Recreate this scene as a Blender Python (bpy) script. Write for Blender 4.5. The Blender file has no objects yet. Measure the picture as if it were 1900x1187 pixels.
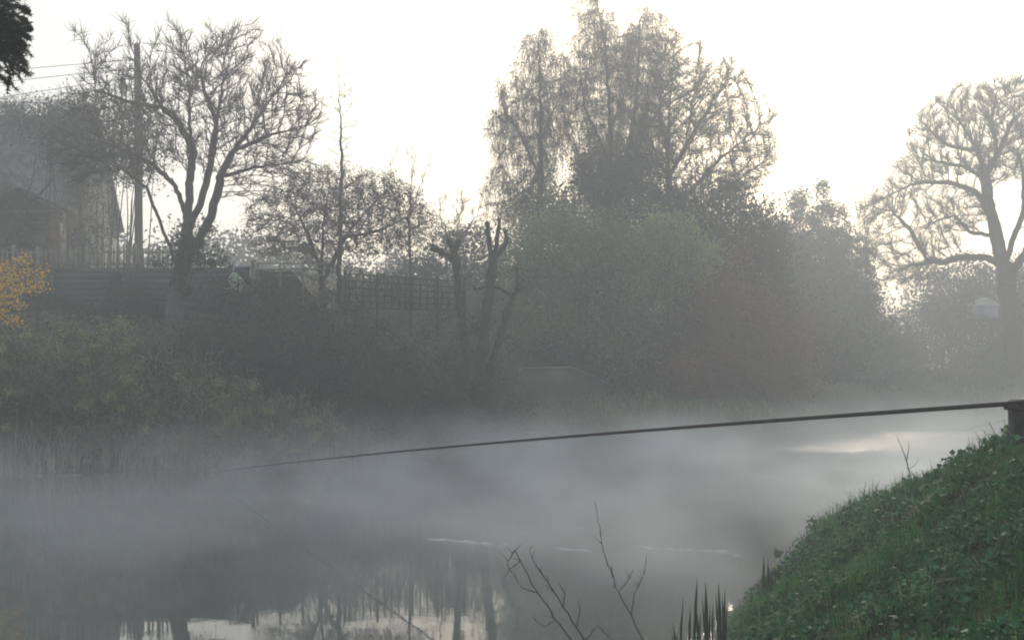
import bpy, math, random
import numpy as np

# ------------------------------------------------------------------ camera, sky, sun, exposure
C = bpy.context.scene
F = 2610.0; HY = 670.0; EYE = 2.4          # focal length and horizon row, in photograph pixels; eye above water (m)
cam_data = bpy.data.cameras.new('camera')
cam = bpy.data.objects.new('camera', cam_data)
C.collection.objects.link(cam)
cam.location = (0, 0, EYE)
cam.rotation_euler = (math.radians(90), 0, 0)
cam_data.sensor_fit = 'HORIZONTAL'
cam_data.sensor_width = 36
cam_data.lens = 36 * F / 1900
cam_data.shift_y = (HY - 593.5) / 1900
cam_data.clip_start = 0.1
cam_data.clip_end = 3000
C.camera = cam

SUN_EL, SUN_AZ = 14.5, 9.2                # sun ahead of the camera, a little right of centre, behind the alder
w = bpy.data.worlds.new('World'); C.world = w
w.use_nodes = True
nt = w.node_tree; nt.nodes.clear()
sky = nt.nodes.new('ShaderNodeTexSky')
sky.sky_type = 'NISHITA'
sky.sun_disc = False
sky.sun_elevation = math.radians(SUN_EL)
sky.sun_rotation = math.radians(SUN_AZ)
sky.air_density = 1.0; sky.dust_density = 5.0; sky.ozone_density = 1.0
mixn = nt.nodes.new('ShaderNodeMix'); mixn.data_type = 'RGBA'
mixn.inputs['Factor'].default_value = 0.87       # thin even veil of high cloud over the clear sky
mixn.inputs['B'].default_value = (3.3, 3.5, 3.6, 1)
bg = nt.nodes.new('ShaderNodeBackground'); bg.inputs['Strength'].default_value = 0.15
out = nt.nodes.new('ShaderNodeOutputWorld')
nt.links.new(sky.outputs[0], mixn.inputs['A'])
nt.links.new(mixn.outputs['Result'], bg.inputs['Color'])
nt.links.new(bg.outputs[0], out.inputs['Surface'])

sl = bpy.data.lights.new('sun', 'SUN'); sl.energy = 2.0; sl.angle = math.radians(10); sl.color = (1, .84, .66)
so = bpy.data.objects.new('sun', sl); C.collection.objects.link(so)
so.rotation_euler = (math.radians(90 - SUN_EL), 0, math.radians(180 - SUN_AZ))
so.location = (20, 90, 40)

C.view_settings.view_transform = 'Standard'
C.view_settings.look = 'None'
C.view_settings.exposure = 0.64
C.view_settings.gamma = 1
C.view_settings.use_curve_mapping = False
C.render.engine = 'CYCLES'
C.cycles.use_denoising = True
C.cycles.max_bounces = 6
C.cycles.diffuse_bounces = 2
C.cycles.glossy_bounces = 2
C.cycles.transmission_bounces = 2
C.cycles.volume_bounces = 2
C.cycles.transparent_max_bounces = 8
C.cycles.volume_step_rate = 4
C.cycles.volume_preview_step_rate = 4
C.cycles.pixel_filter_type = 'BLACKMAN_HARRIS'
C.cycles.filter_width = 1.9

rng = np.random.default_rng(7)
random.seed(7)
PI = math.pi

# ------------------------------------------------------------------ measuring from the photograph
def X(px, D): return (px - 950.0) * D / F
def Z(py, D): return EYE - (py - HY) * D / F
def P(px, py, D): return (X(px, D), D, Z(py, D))

# ------------------------------------------------------------------ tagging
def tag(o, label=None, cat=None, group=None, kind=None):
    if label: o['label'] = label
    if cat: o['category'] = cat
    if group: o['group'] = group
    if kind: o['kind'] = kind
    return o
def empty(name, loc, label, cat, group=None):
    o = bpy.data.objects.new(name, None); C.collection.objects.link(o)
    o.location = loc; o.empty_display_size = .3
    return tag(o, label, cat, group)
def link(name, me, parent=None):
    o = bpy.data.objects.new(name, me); C.collection.objects.link(o)
    if parent is not None:
        o.parent = parent
        o.location = (-parent.location[0], -parent.location[1], -parent.location[2])  # meshes are in world coordinates
    return o

class Geo:
    """collects vertices and faces and links them as one mesh"""
    def __init__(s): s.V = []; s.F = []; s.n = 0
    def add(s, V, Fc):
        V = np.asarray(V, float).reshape(-1, 3)
        Fc = np.asarray(Fc, int)
        if len(Fc) == 0: return
        s.V.append(V); s.F.append(Fc + s.n); s.n += len(V)
    def mesh(s, name, mats, smooth=False):
        me = bpy.data.meshes.new(name)
        if not s.V: s.V = [np.zeros((3, 3))]; s.F = [np.array([[0, 1, 2]])]
        V = np.concatenate(s.V); nl = sum(f.size for f in s.F); npoly = sum(len(f) for f in s.F)
        me.vertices.add(len(V)); me.vertices.foreach_set('co', V.ravel().astype(np.float32))
        me.loops.add(nl); me.polygons.add(npoly)
        me.loops.foreach_set('vertex_index', np.concatenate([f.ravel() for f in s.F]).astype(np.int32))
        tot = np.concatenate([np.full(len(f), f.shape[1]) for f in s.F])
        st = np.concatenate([[0], np.cumsum(tot)[:-1]])
        me.polygons.foreach_set('loop_start', st.astype(np.int32))
        me.update(calc_edges=True)
        me.validate()
        if smooth: me.polygons.foreach_set('use_smooth', np.ones(len(me.polygons), bool))
        for m in (mats if isinstance(mats, (list, tuple)) else [mats]): me.materials.append(m)
        return me
    def build(s, name, mats, parent=None, smooth=False):
        return link(name, s.mesh(name, mats, smooth), parent)

def box(g, x0, x1, y0, y1, z0, z1, rot=0, c=None):
    v = np.array([(x, y, z) for z in (z0, z1) for y in (y0, y1) for x in (x0, x1)], float)
    if c is not None:
        cx, cy = c; ca, sa = math.cos(rot), math.sin(rot)
        dx, dy = v[:, 0] - cx, v[:, 1] - cy
        v[:, 0] = cx + dx * ca - dy * sa; v[:, 1] = cy + dx * sa + dy * ca
    g.add(v, [(0, 2, 3, 1), (4, 5, 7, 6), (0, 1, 5, 4), (2, 6, 7, 3), (0, 4, 6, 2), (1, 3, 7, 5)])

def norm(v): return v / np.maximum(np.linalg.norm(v, axis=-1, keepdims=True), 1e-9)
REF = np.array([.11, 1.0, .07]) / np.linalg.norm([.11, 1.0, .07])
def frames(d):
    u = norm(np.cross(d, REF)); v = norm(np.cross(d, u)); return u, v

def tube(g, pts, rads, sides=6, cap=True):
    pts = np.asarray(pts, float); rads = np.asarray(rads, float)
    d = np.gradient(pts, axis=0); d = norm(d); u, v = frames(d)
    a = np.arange(sides) * 2 * PI / sides
    ring = pts[:, None] + rads[:, None, None] * (np.cos(a)[None, :, None] * u[:, None] + np.sin(a)[None, :, None] * v[:, None])
    n = len(pts); idx = np.arange(n * sides).reshape(n, sides); nx = np.roll(idx, -1, 1)
    f = np.stack([idx[:-1], nx[:-1], nx[1:], idx[1:]], -1).reshape(-1, 4)
    g.add(ring.reshape(-1, 3), f)
    if cap:
        for e in (0, n - 1):
            base = np.vstack([ring[e], pts[e][None] + (d[e] * rads[e] * (.5 if e else -.5))])
            k = np.arange(sides); g.add(base, np.stack([k, (k + 1) % sides, np.full(sides, sides)], -1))

def segs(g, A, B, ra, rb, sides=3):
    """many straight tapered twigs at once"""
    if len(A) == 0: return
    A = np.asarray(A); B = np.asarray(B); n = len(A)
    ra = np.broadcast_to(ra, n); rb = np.broadcast_to(rb, n)
    u, v = frames(norm(B - A)); a = np.arange(sides) * 2 * PI / sides
    off = np.cos(a)[None, :, None] * u[:, None] + np.sin(a)[None, :, None] * v[:, None]
    V = np.concatenate([A[:, None] + off * ra[:, None, None], B[:, None] + off * rb[:, None, None]], 1)
    k = np.arange(sides); base = (np.arange(n) * 2 * sides)[:, None, None]
    f = np.stack([k, (k + 1) % sides, (k + 1) % sides + sides, k + sides], -1)[None] + base
    g.add(V.reshape(-1, 3), f.reshape(-1, 4))
def cones(g, A, B, r):
    n = len(A)
    if n == 0: return
    r = np.broadcast_to(r, n)
    u, v = frames(norm(B - A)); a = np.arange(3) * 2 * PI / 3
    off = np.cos(a)[None, :, None] * u[:, None] + np.sin(a)[None, :, None] * v[:, None]
    V = np.concatenate([A[:, None] + off * r[:, None, None], B[:, None]], 1)
    f = np.array([(0, 1, 3), (1, 2, 3), (2, 0, 3)])[None] + (np.arange(n) * 4)[:, None, None]
    g.add(V.reshape(-1, 3), f.reshape(-1, 3))
def leaves(g, c, size, up=.3, asp=.55, spread=.5, dirn=None):
    n = len(c)
    if n == 0: return
    nr = norm(rng.normal(size=(n, 3)) + np.array([0, 0, up]))
    t = rng.normal(size=(n, 3)) if dirn is None else rng.normal(size=(n, 3)) * .35 + dirn
    t = norm(t - nr * (t * nr).sum(1, keepdims=True)); b = np.cross(nr, t)
    s = size * (1 + spread * rng.uniform(-1, 1, n))[:, None]
    a = s * .5; w_ = s * .5 * asp
    V = np.stack([c - t * a, c + b * w_ - t * a * .15 + nr * a * .12, c + t * a, c - b * w_ - t * a * .15 + nr * a * .12], 1)
    g.add(V.reshape(-1, 3), np.arange(4 * n).reshape(n, 4))

# ------------------------------------------------------------------ materials
def mat(name, col, rough=.85, var=.35, scale=6.0, col2=None, bump=0.0, island=False, transl=0.0, spec=.25, stretch=None, metal=0.0):
    m = bpy.data.materials.new(name); m.use_nodes = True
    t = m.node_tree; N = t.nodes; L = t.links
    b = N['Principled BSDF']; b.inputs['Roughness'].default_value = rough
    b.inputs['Specular IOR Level'].default_value = spec; b.inputs['Metallic'].default_value = metal
    col2 = col2 or tuple(c * (1 - var) for c in col)
    geo = N.new('ShaderNodeNewGeometry')
    mp = N.new('ShaderNodeMapping')
    if stretch: mp.inputs['Scale'].default_value = stretch
    L.new(geo.outputs['Position'], mp.inputs['Vector'])
    nz = N.new('ShaderNodeTexNoise'); nz.inputs['Scale'].default_value = scale; nz.inputs['Detail'].default_value = 4
    L.new(mp.outputs[0], nz.inputs['Vector'])
    mx = N.new('ShaderNodeMix'); mx.data_type = 'RGBA'
    mx.inputs['A'].default_value = (*col, 1); mx.inputs['B'].default_value = (*col2, 1)
    rmp = N.new('ShaderNodeMapRange'); rmp.inputs['From Min'].default_value = .35; rmp.inputs['From Max'].default_value = .65
    if island:
        ad = N.new('ShaderNodeMath'); ad.operation = 'MULTIPLY_ADD'; ad.inputs[1].default_value = .22; 
        L.new(geo.outputs['Random Per Island'], ad.inputs[0])
        sub = N.new('ShaderNodeMath'); sub.operation = 'MULTIPLY'; sub.inputs[1].default_value = 1.25
        L.new(nz.outputs['Fac'], sub.inputs[0]); L.new(sub.outputs[0], ad.inputs[2])
        L.new(ad.outputs[0], rmp.inputs['Value']); rmp.inputs['From Min'].default_value = .5; rmp.inputs['From Max'].default_value = .98
    else:
        L.new(nz.outputs['Fac'], rmp.inputs['Value'])
    L.new(rmp.outputs[0], mx.inputs['Factor'])
    L.new(mx.outputs['Result'], b.inputs['Base Color'])
    if bump:
        bp = N.new('ShaderNodeBump'); bp.inputs['Strength'].default_value = 1; bp.inputs['Distance'].default_value = bump
        L.new(nz.outputs['Fac'], bp.inputs['Height']); L.new(bp.outputs[0], b.inputs['Normal'])
    if transl:
        tr = N.new('ShaderNodeBsdfTranslucent'); L.new(mx.outputs['Result'], tr.inputs['Color'])
        ms = N.new('ShaderNodeMixShader'); ms.inputs[0].default_value = transl
        L.new(b.outputs[0], ms.inputs[1]); L.new(tr.outputs[0], ms.inputs[2])
        L.new(ms.outputs[0], N['Material Output'].inputs['Surface'])
    return m
M = dict(
    bark=mat('bark', (.05, .045, .035), col2=(.022, .022, .018), scale=9, bump=.02, stretch=(3, 3, .6)),
    pale_bark=mat('pale_bark', (.10, .105, .10), col2=(.045, .05, .045), scale=7, bump=.01, stretch=(3, 3, .8)),
    twig=mat('twig', (.045, .038, .028), col2=(.025, .02, .016), scale=2),
    brown_twig=mat('brown_twig', (.14, .10, .07), col2=(.07, .055, .04), scale=1.5),
    red_twig=mat('red_twig', (.20, .09, .055), col2=(.10, .06, .045), scale=1.5),
    dead_stem=mat('dead_stem', (.33, .29, .24), col2=(.17, .15, .12), scale=3, island=True),
    ivy=mat('ivy', (.035, .055, .035), col2=(.018, .03, .022), scale=2, island=True, transl=.15),
    holly=mat('holly', (.04, .06, .045), col2=(.02, .032, .028), scale=.8, island=True, transl=.1),
    conifer=mat('conifer', (.022, .04, .028), col2=(.01, .02, .015), scale=3, island=True),
    bramble=mat('bramble', (.19, .195, .12), col2=(.035, .048, .035), scale=1.3, island=True, transl=.3),
    bramble_brown=mat('bramble_brown', (.20, .165, .12), col2=(.04, .045, .03), scale=1.1, island=True, transl=.25),
    bramble_highlight=mat('bramble_highlight_leaf', (.29, .34, .17), col2=(.15, .20, .09), scale=2, island=True, transl=.35),  # brighter leaf colour that paints top-lit highlights on the brambles
    scrub=mat('scrub', (.085, .085, .05), col2=(.04, .045, .03), scale=.9, island=True, transl=.2),
    forsythia=mat('forsythia', (.85, .50, .06), col2=(.36, .30, .06), scale=5, island=True, transl=.4),
    willow=mat('willow', (.26, .31, .13), col2=(.09, .12, .06), scale=.7, island=True, transl=.35),
    yellow=mat('yellow_leaf', (.38, .38, .10), col2=(.20, .24, .09), scale=1.2, island=True, transl=.4),
    russet=mat('russet_leaf', (.30, .14, .09), col2=(.11, .07, .05), scale=.7, island=True, transl=.3),
    birch_leaf=mat('birch_catkin', (.20, .17, .09), col2=(.10, .09, .05), scale=1, island=True, transl=.3),
    alder_leaf=mat('alder_bud', (.10, .09, .05), col2=(.05, .05, .03), scale=1, island=True, transl=.25),
    grass=mat('grass', (.10, .28, .09), col2=(.012, .045, .025), scale=2.2, island=True, transl=.3, rough=.75, spec=.15),
    faded_grass=mat('faded_grass', (.30, .34, .17), col2=(.12, .16, .08), scale=3, island=True, transl=.3, rough=.7),
    herb=mat('broad_leaf', (.065, .19, .08), col2=(.014, .045, .028), scale=3, island=True, transl=.2, rough=.7, spec=.2),
    iris=mat('iris_leaf', (.035, .08, .045), col2=(.02, .05, .035), scale=3, island=True, transl=.1, rough=.5),
    pale_grass=mat('pale_grass', (.30, .32, .14), col2=(.14, .17, .08), scale=2, island=True, transl=.3),
    soil=mat('soil', (.065, .06, .035), col2=(.03, .04, .022), scale=1.2, bump=.08),
    slate=mat('slate_roof', (.17, .18, .20), col2=(.10, .11, .125), scale=2.5, bump=.02),
    render_wall=mat('rendered_wall', (.15, .155, .135), col2=(.09, .10, .085), scale=1.5),
    shed_wood=mat('shed_wood', (.09, .075, .055), col2=(.05, .045, .035), scale=4, bump=.01, stretch=(1, 1, 6)),
    shed_post=mat('shed_post', (.17, .09, .065), col2=(.09, .055, .04), scale=5),
    felt=mat('roof_felt', (.045, .045, .045), col2=(.03, .03, .03), scale=5),
    board=mat('weathered_board', (.075, .085, .09), col2=(.03, .038, .04), scale=1.1, bump=.01, stretch=(.6, 1, 5)),
    fence_wood=mat('fence_wood', (.20, .20, .17), col2=(.11, .11, .095), scale=4),
    trellis=mat('trellis_wood', (.06, .06, .045), col2=(.035, .035, .028), scale=4),
    white=mat('faded_white_paint', (.5, .52, .50), col2=(.36, .38, .38), scale=5),
    lilac=mat('faded_lilac_plastic', (.26, .26, .42), col2=(.2, .2, .32), scale=3),
    sack=mat('pale_green_plastic', (.62, .74, .55), col2=(.35, .5, .38), scale=6, transl=.3),
    path=mat('pale_gravel', (.42, .38, .31), col2=(.27, .25, .2), scale=5),
    bank_earth=mat('bare_earth', (.10, .075, .06), col2=(.05, .045, .038), scale=1.5, bump=.06),
    post=mat('post_wood', (.03, .032, .035), col2=(.014, .015, .018), scale=14, bump=.006, stretch=(4, 4, .6)),
    cable=mat('dark_cable', (.018, .022, .026), rough=.8, col2=(.01, .012, .015), scale=30, spec=.1),
    wire=mat('power_wire', (.05, .05, .05)),
    log=mat('wet_log', (.03, .032, .035), col2=(.015, .016, .02), scale=12, bump=.01, rough=.4),
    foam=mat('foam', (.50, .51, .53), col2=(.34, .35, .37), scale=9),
    glass=mat('dark_glass', (.03, .035, .04), rough=.15, spec=.5),
)

# ------------------------------------------------------------------ lie of the land
far_line = np.array([(-110, 24), (-60, 25), (-25, 27), (-10.8, 29.8), (-7.8, 31.3), (-4.6, 34.2), (-1.13, 36.8), (.37, 38.7), (.9, 46), (4.6, 48.2),
                     (9.6, 50), (13.3, 58), (21.8, 75), (30, 78), (60, 82), (110, 84)], float)
near_line = np.array([(-110, 6), (-60, 8), (-14, 10), (-8, 9), (-4, 7.4), (-1, 7.0), (.4, 7.3), (1.15, 9.0), (1.75, 12), (3.4, 17.3), (5.6, 21), (10, 27.5),
                      (18, 38), (34, 52), (60, 58), (110, 62)], float)
def sdist(x, y, pl):
    d = np.full(np.shape(x), 1e9)
    for a, b in zip(pl[:-1], pl[1:]):
        ab = b - a; t = np.clip(((x - a[0]) * ab[0] + (y - a[1]) * ab[1]) / (ab @ ab), 0, 1)
        d = np.minimum(d, np.hypot(x - a[0] - t * ab[0], y - a[1] - t * ab[1]))
    return d * np.sign(y - np.interp(x, pl[:, 0], pl[:, 1]))
def ss(a, b, t):
    t = np.clip((t - a) / (b - a), 0, 1); return t * t * (3 - 2 * t)
def lumps(x, y):
    return .075 * np.sin(x * 5.3 + 1.5 * np.sin(y * 2.1)) * np.sin(y * 4.1 + np.sin(x * 3.7)) + .05 * np.sin(x * 2.3 + y * 1.9)
def wob(x, y):
    return (np.sin(x * 1.7 + y * .6) + np.sin(y * 2.3 - x * .9 + 1) + np.sin(x * 4.1 + 2 + y * 3.2) * .5) * .035
def H(x, y):
    x = np.asarray(x, float); y = np.asarray(y, float)
    f = sdist(x, y, far_line); n = -sdist(x, y, near_line)
    capn = 1.0 + .95 * ss(.3, 3.0, x) * ss(0, 5, y) - .80 * ss(9, 18, y)
    zn = capn * (1 - np.exp(-np.maximum(n, 0) / capn)) + .58 * np.exp(-((x - 3.5) / 1.1) ** 2 - ((y - 8.6) / 2.6) ** 2) * ss(0, 1.2, n)
    zn = zn + lumps(x, y) * ss(.3, 1.0, n)
    zl = 3.4 * ss(-.2, 5.2, f) + .35 * ss(5, 8.4, f) + 1.35 * np.where(x < 2, ss(40.95, 41.35, y), 0) * ss(6, 7, f)
    zr = 1.25 * ss(-.3, 1.5, f) + .6 * ss(1.5, 6, f)
    k = ss(-1.5, 3.0, x - np.maximum(0, y - 40) * .06)
    zf = zl * (1 - k) + zr * k
    zw = -1.3 * ss(0, 4, np.minimum(-f, -n))
    z = np.where(n > 0, zn, np.where(f > 0, zf, zw))
    return z + np.where((n > .4) | (f > .6), wob(x, y), 0)
def Hs(x, y): return float(H(np.array([x]), np.array([y]))[0])

def grid_axis(segs_):
    out_ = []
    for a, b, st in segs_: out_ += list(np.arange(a, b, st))
    return np.array(out_ + [segs_[-1][1]])
gx = grid_axis([(-110, -20, 5), (-20, -1.5, .5), (-1.5, 9, .25), (9, 34, .8), (34, 110, 4)])
gy = grid_axis([(-25, 0, 2.5), (0, 22, .25), (22, 60, .5), (60, 90, 1.5), (90, 125, 5)])
GX, GY = np.meshgrid(gx, gy); GZ = H(GX, GY)
nx_, ny_ = len(gx), len(gy)
idx = np.arange(nx_ * ny_).reshape(ny_, nx_)
g = Geo(); g.add(np.stack([GX, GY, GZ], -1).reshape(-1, 3), np.stack([idx[:-1, :-1], idx[:-1, 1:], idx[1:, 1:], idx[1:, :-1]], -1).reshape(-1, 4))
tag(g.build('ground', M['soil'], smooth=True), 'dark earth and ground ivy of the river banks and gardens', kind='structure')

# water
def water_mat():
    m = bpy.data.materials.new('river_water'); m.use_nodes = True; t = m.node_tree; N = t.nodes; L = t.links
    b = N['Principled BSDF']; b.inputs['Base Color'].default_value = (.035, .045, .042, 1); b.inputs['Roughness'].default_value = .04
    b.inputs['IOR'].default_value = 1.333; b.inputs['Specular IOR Level'].default_value = .5
    geo = N.new('ShaderNodeNewGeometry')
    def noise(scale, st, det):
        mp = N.new('ShaderNodeMapping'); mp.inputs['Scale'].default_value = st; L.new(geo.outputs['Position'], mp.inputs['Vector'])
        z = N.new('ShaderNodeTexNoise'); z.inputs['Scale'].default_value = scale; z.inputs['Detail'].default_value = det; L.new(mp.outputs[0], z.inputs['Vector']); return z
    n1 = noise(1.2, (.8, 1.6, 1), 3); n2 = noise(7, (1, 1.6, 1), 2); n3 = noise(.13, (.5, 1.6, 1), 2)
    # a light breeze ruffles the river beyond the bend; near water lies almost still
    sx = N.new('ShaderNodeSeparateXYZ'); L.new(geo.outputs['Position'], sx.inputs[0])
    def mr(inp, a, b_, lo, hi):
        r = N.new('ShaderNodeMapRange'); r.interpolation_type = 'SMOOTHSTEP'
        r.inputs['From Min'].default_value = a; r.inputs['From Max'].default_value = b_; r.inputs['To Min'].default_value = lo; r.inputs['To Max'].default_value = hi
        L.new(inp, r.inputs['Value']); return r.outputs[0]
    def mul(a, b_):
        q = N.new('ShaderNodeMath'); q.operation = 'MULTIPLY'
        L.new(a, q.inputs[0])
        if isinstance(b_, float): q.inputs[1].default_value = b_
        else: L.new(b_, q.inputs[1])
        return q.outputs[0]
    def add(a, b_):
        q = N.new('ShaderNodeMath'); q.operation = 'ADD'; L.new(a, q.inputs[0])
        if isinstance(b_, float): q.inputs[1].default_value = b_
        else: L.new(b_, q.inputs[1])
        return q.outputs[0]
    band = mul(mr(sx.outputs['X'], -1, 4, 0, 1), mul(mr(sx.outputs['Y'], 34.5, 41, 0, 1), mr(sx.outputs['Y'], 46, 50, 1, 0)))
    calm = mul(mul(mr(sx.outputs['X'], -3, 4, 0, 1), mr(sx.outputs['Y'], 12, 24, 0, .10)), mr(n3.outputs['Fac'], .35, .6, .6, 1))
    ruff = add(calm, mul(band, 1.15))
    hgt = add(mul(n1.outputs['Fac'], .0007), mul(mul(n2.outputs['Fac'], add(mul(ruff, .018), .00022)), 1.0))
    bp = N.new('ShaderNodeBump'); bp.inputs['Distance'].default_value = 1.0; bp.inputs['Strength'].default_value = 1.0
    L.new(hgt, bp.inputs['Height']); L.new(bp.outputs[0], b.inputs['Normal'])
    L.new(add(add(mul(calm, .45), mul(band, .2)), .008), b.inputs['Roughness'])
    return m
g = Geo(); g.add([(-109, -24, 0), (109, -24, 0), (109, 124, 0), (-109, 124, 0)], [(0, 1, 2, 3)])
tag(g.build('river_water', water_mat()), 'still misty river reflecting trees and sky', kind='structure')

# haze: one even box around everything
def vol_mat(name, dens, col, aniso, fac=None):
    m = bpy.data.materials.new(name); m.use_nodes = True; t = m.node_tree; N = t.nodes; L = t.links
    N.remove(N['Principled BSDF'])
    v = N.new('ShaderNodeVolumePrincipled'); v.inputs['Density'].default_value = dens; v.inputs['Color'].default_value = (*col, 1)
    v.inputs['Anisotropy'].default_value = aniso
    L.new(v.outputs[0], N['Material Output'].inputs['Volume'])
    if fac:
        geo = N.new('ShaderNodeNewGeometry'); mp = N.new('ShaderNodeMapping'); mp.inputs['Scale'].default_value = (.55, .4, .8)
        L.new(geo.outputs['Position'], mp.inputs['Vector'])
        nz = N.new('ShaderNodeTexNoise'); nz.inputs['Scale'].default_value = .9; nz.inputs['Detail'].default_value = 3
        L.new(mp.outputs[0], nz.inputs['Vector'])
        r = N.new('ShaderNodeMapRange'); r.inputs['From Min'].default_value = .42; r.inputs['From Max'].default_value = .64; r.inputs['To Min'].default_value = .12; r.inputs['To Max'].default_value = 2.3
        L.new(nz.outputs['Fac'], r.inputs['Value'])
        sx = N.new('ShaderNodeSeparateXYZ'); L.new(geo.outputs['Position'], sx.inputs[0])
        z = N.new('ShaderNodeMapRange'); z.interpolation_type = 'SMOOTHSTEP'
        z.inputs['From Min'].default_value = 0; z.inputs['From Max'].default_value = fac; z.inputs['To Min'].default_value = dens; z.inputs['To Max'].default_value = 0
        L.new(sx.outputs['Z'], z.inputs['Value'])
        q = N.new('ShaderNodeMath'); q.operation = 'MULTIPLY'; L.new(r.outputs[0], q.inputs[0]); L.new(z.outputs[0], q.inputs[1])
        def rng_(o, a, b, c, d):
            r_ = N.new('ShaderNodeMapRange'); r_.interpolation_type = 'SMOOTHSTEP'
            for k_, v_ in zip(('From Min', 'From Max', 'To Min', 'To Max'), (a, b, c, d)): r_.inputs[k_].default_value = v_
            L.new(o, r_.inputs['Value']); return r_.outputs[0]
        ax_ = rng_(sx.outputs['X'], -6, 5, .42, 1.0); ay_ = rng_(sx.outputs['Y'], 30, 42, 1.0, .16)   # thickest over open mid-river
        az_ = rng_(sx.outputs['Y'], 9, 19, .30, 1.0)
        for o_ in (ax_, ay_, az_):
            q2 = N.new('ShaderNodeMath'); q2.operation = 'MULTIPLY'; L.new(q.outputs[0], q2.inputs[0]); L.new(o_, q2.inputs[1]); q = q2
        L.new(q.outputs[0], v.inputs['Density'])
    return m
HAZE = .0057
g = Geo(); box(g, -120, 120, -35, 135, -2.6, 24)
tag(g.build('haze', vol_mat('haze', HAZE, (.84, .92, 1.0), .46)), 'pale morning haze filling the river valley', kind='stuff')
mx_ = np.linspace(-30, 50, 120)
ya = np.interp(mx_, near_line[:, 0], near_line[:, 1]) - 1.2 - 4 * ss(2, 5, mx_); yb = np.interp(mx_, far_line[:, 0], far_line[:, 1]) + 1.2; n = len(mx_)
V = np.concatenate([np.stack([mx_, q, np.full(n, z)], 1) for z in (.01, 1.6) for q in (ya, yb)]); k = np.arange(n - 1)
def strip(a, b): return np.stack([a + k, a + k + 1, b + k + 1, b + k], -1)
g = Geo(); g.add(V, np.concatenate([strip(n, 0), strip(2 * n, 3 * n), strip(0, 2 * n), strip(3 * n, n), [[0, 2 * n, 3 * n, n]], [[n - 1, 2 * n - 1, 4 * n - 1, 3 * n - 1]]]))
tag(g.build('river_mist', vol_mat('river_mist', .105, (.88, .95, 1.0), .45, 1.6)), 'thin mist drifting low above the water', kind='stuff')

# ------------------------------------------------------------------ growing bare trees
def poly(pts, step):
    pts = np.asarray(pts, float); o = [pts[0]]
    for a, b in zip(pts[:-1], pts[1:]):
        n = max(1, int(round(np.linalg.norm(b - a) / step)))
        for i in range(1, n + 1): o.append(a + (b - a) * i / n)
    return np.array(o)
def grow(limbs, attr, step, di, dk, iters=80, trop=(0, 0, .0), wig=.18, kids=3, out=None, outk=0.0):
    """space colonisation: hand-laid limbs, then twigs reaching out to fill the crown"""
    pos = []; par = []
    for pts in limbs:
        p = poly(pts, step)
        if pos:
            d = np.linalg.norm(np.array(pos) - p[0], axis=1); j = int(d.argmin()); start = 1 if d[j] < step * 1.2 else 0
        else: j = -1; start = 0
        prev = j
        for q in p[start:]:
            pos.append(q + (rng.normal(size=3) * step * .10 if len(pos) > 1 else 0)); par.append(prev); prev = len(pos) - 1
    pos = np.array(pos); par = np.array(par)
    hand = len(pos)
    cap = 60000; PB = np.zeros((cap, 3)); PB[:hand] = pos; n = hand; par = list(par); nk = np.zeros(cap, int)
    for p_ in par:
        if p_ >= 0: nk[p_] += 1
    A = np.asarray(attr, float)
    near_d = np.full(len(A), 1e9); near_i = np.zeros(len(A), int)
    def upd(lo, hi):
        for s in range(lo, hi, 400):
            e = min(hi, s + 400)
            d = np.linalg.norm(A[:, None] - PB[None, s:e], axis=2); j = d.argmin(1); dm = d[np.arange(len(A)), j]
            b = dm < near_d; near_d[b] = dm[b]; near_i[b] = j[b] + s
    upd(0, n)
    trop = np.array(trop)
    for it in range(iters):
        keep = near_d > dk; A = A[keep]; near_d = near_d[keep]; near_i = near_i[keep]
        if len(A) == 0: break
        act = near_d < di
        if not act.any(): di *= 1.5; act = near_d < di
        if not act.any(): break
        ids = near_i[act]; dirs = norm(A[act] - PB[ids])
        S = np.zeros((n, 3)); np.add.at(S, ids, dirs)
        u = np.unique(ids); full = nk[u] >= kids
        if full.any():          # a node with enough branches gives its targets up to its neighbours
            bad = np.isin(near_i, u[full]); A = A[~bad]; near_d = near_d[~bad]; near_i = near_i[~bad]; u = u[~full]
        if len(u) == 0: continue
        ow = norm(PB[u] - out) * outk if outk else 0
        new = PB[u] + step * norm(norm(S[u]) + trop + ow + rng.normal(size=(len(u), 3)) * wig)
        if n + len(u) > cap: break
        PB[n:n + len(u)] = new; par += list(u); nk[u] += 1
        upd(n, n + len(u)); n += len(u)
    return PB[:n].copy(), np.array(par), hand
def radii(par, tip, p=2.35):
    n = len(par); r = np.zeros(n); acc = np.zeros(n)
    for i in range(n - 1, -1, -1):
        r[i] = max(tip, acc[i] ** (1 / p)) if acc[i] > 0 else tip
        if par[i] >= 0: acc[par[i]] += r[i] ** p
    return r
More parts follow.
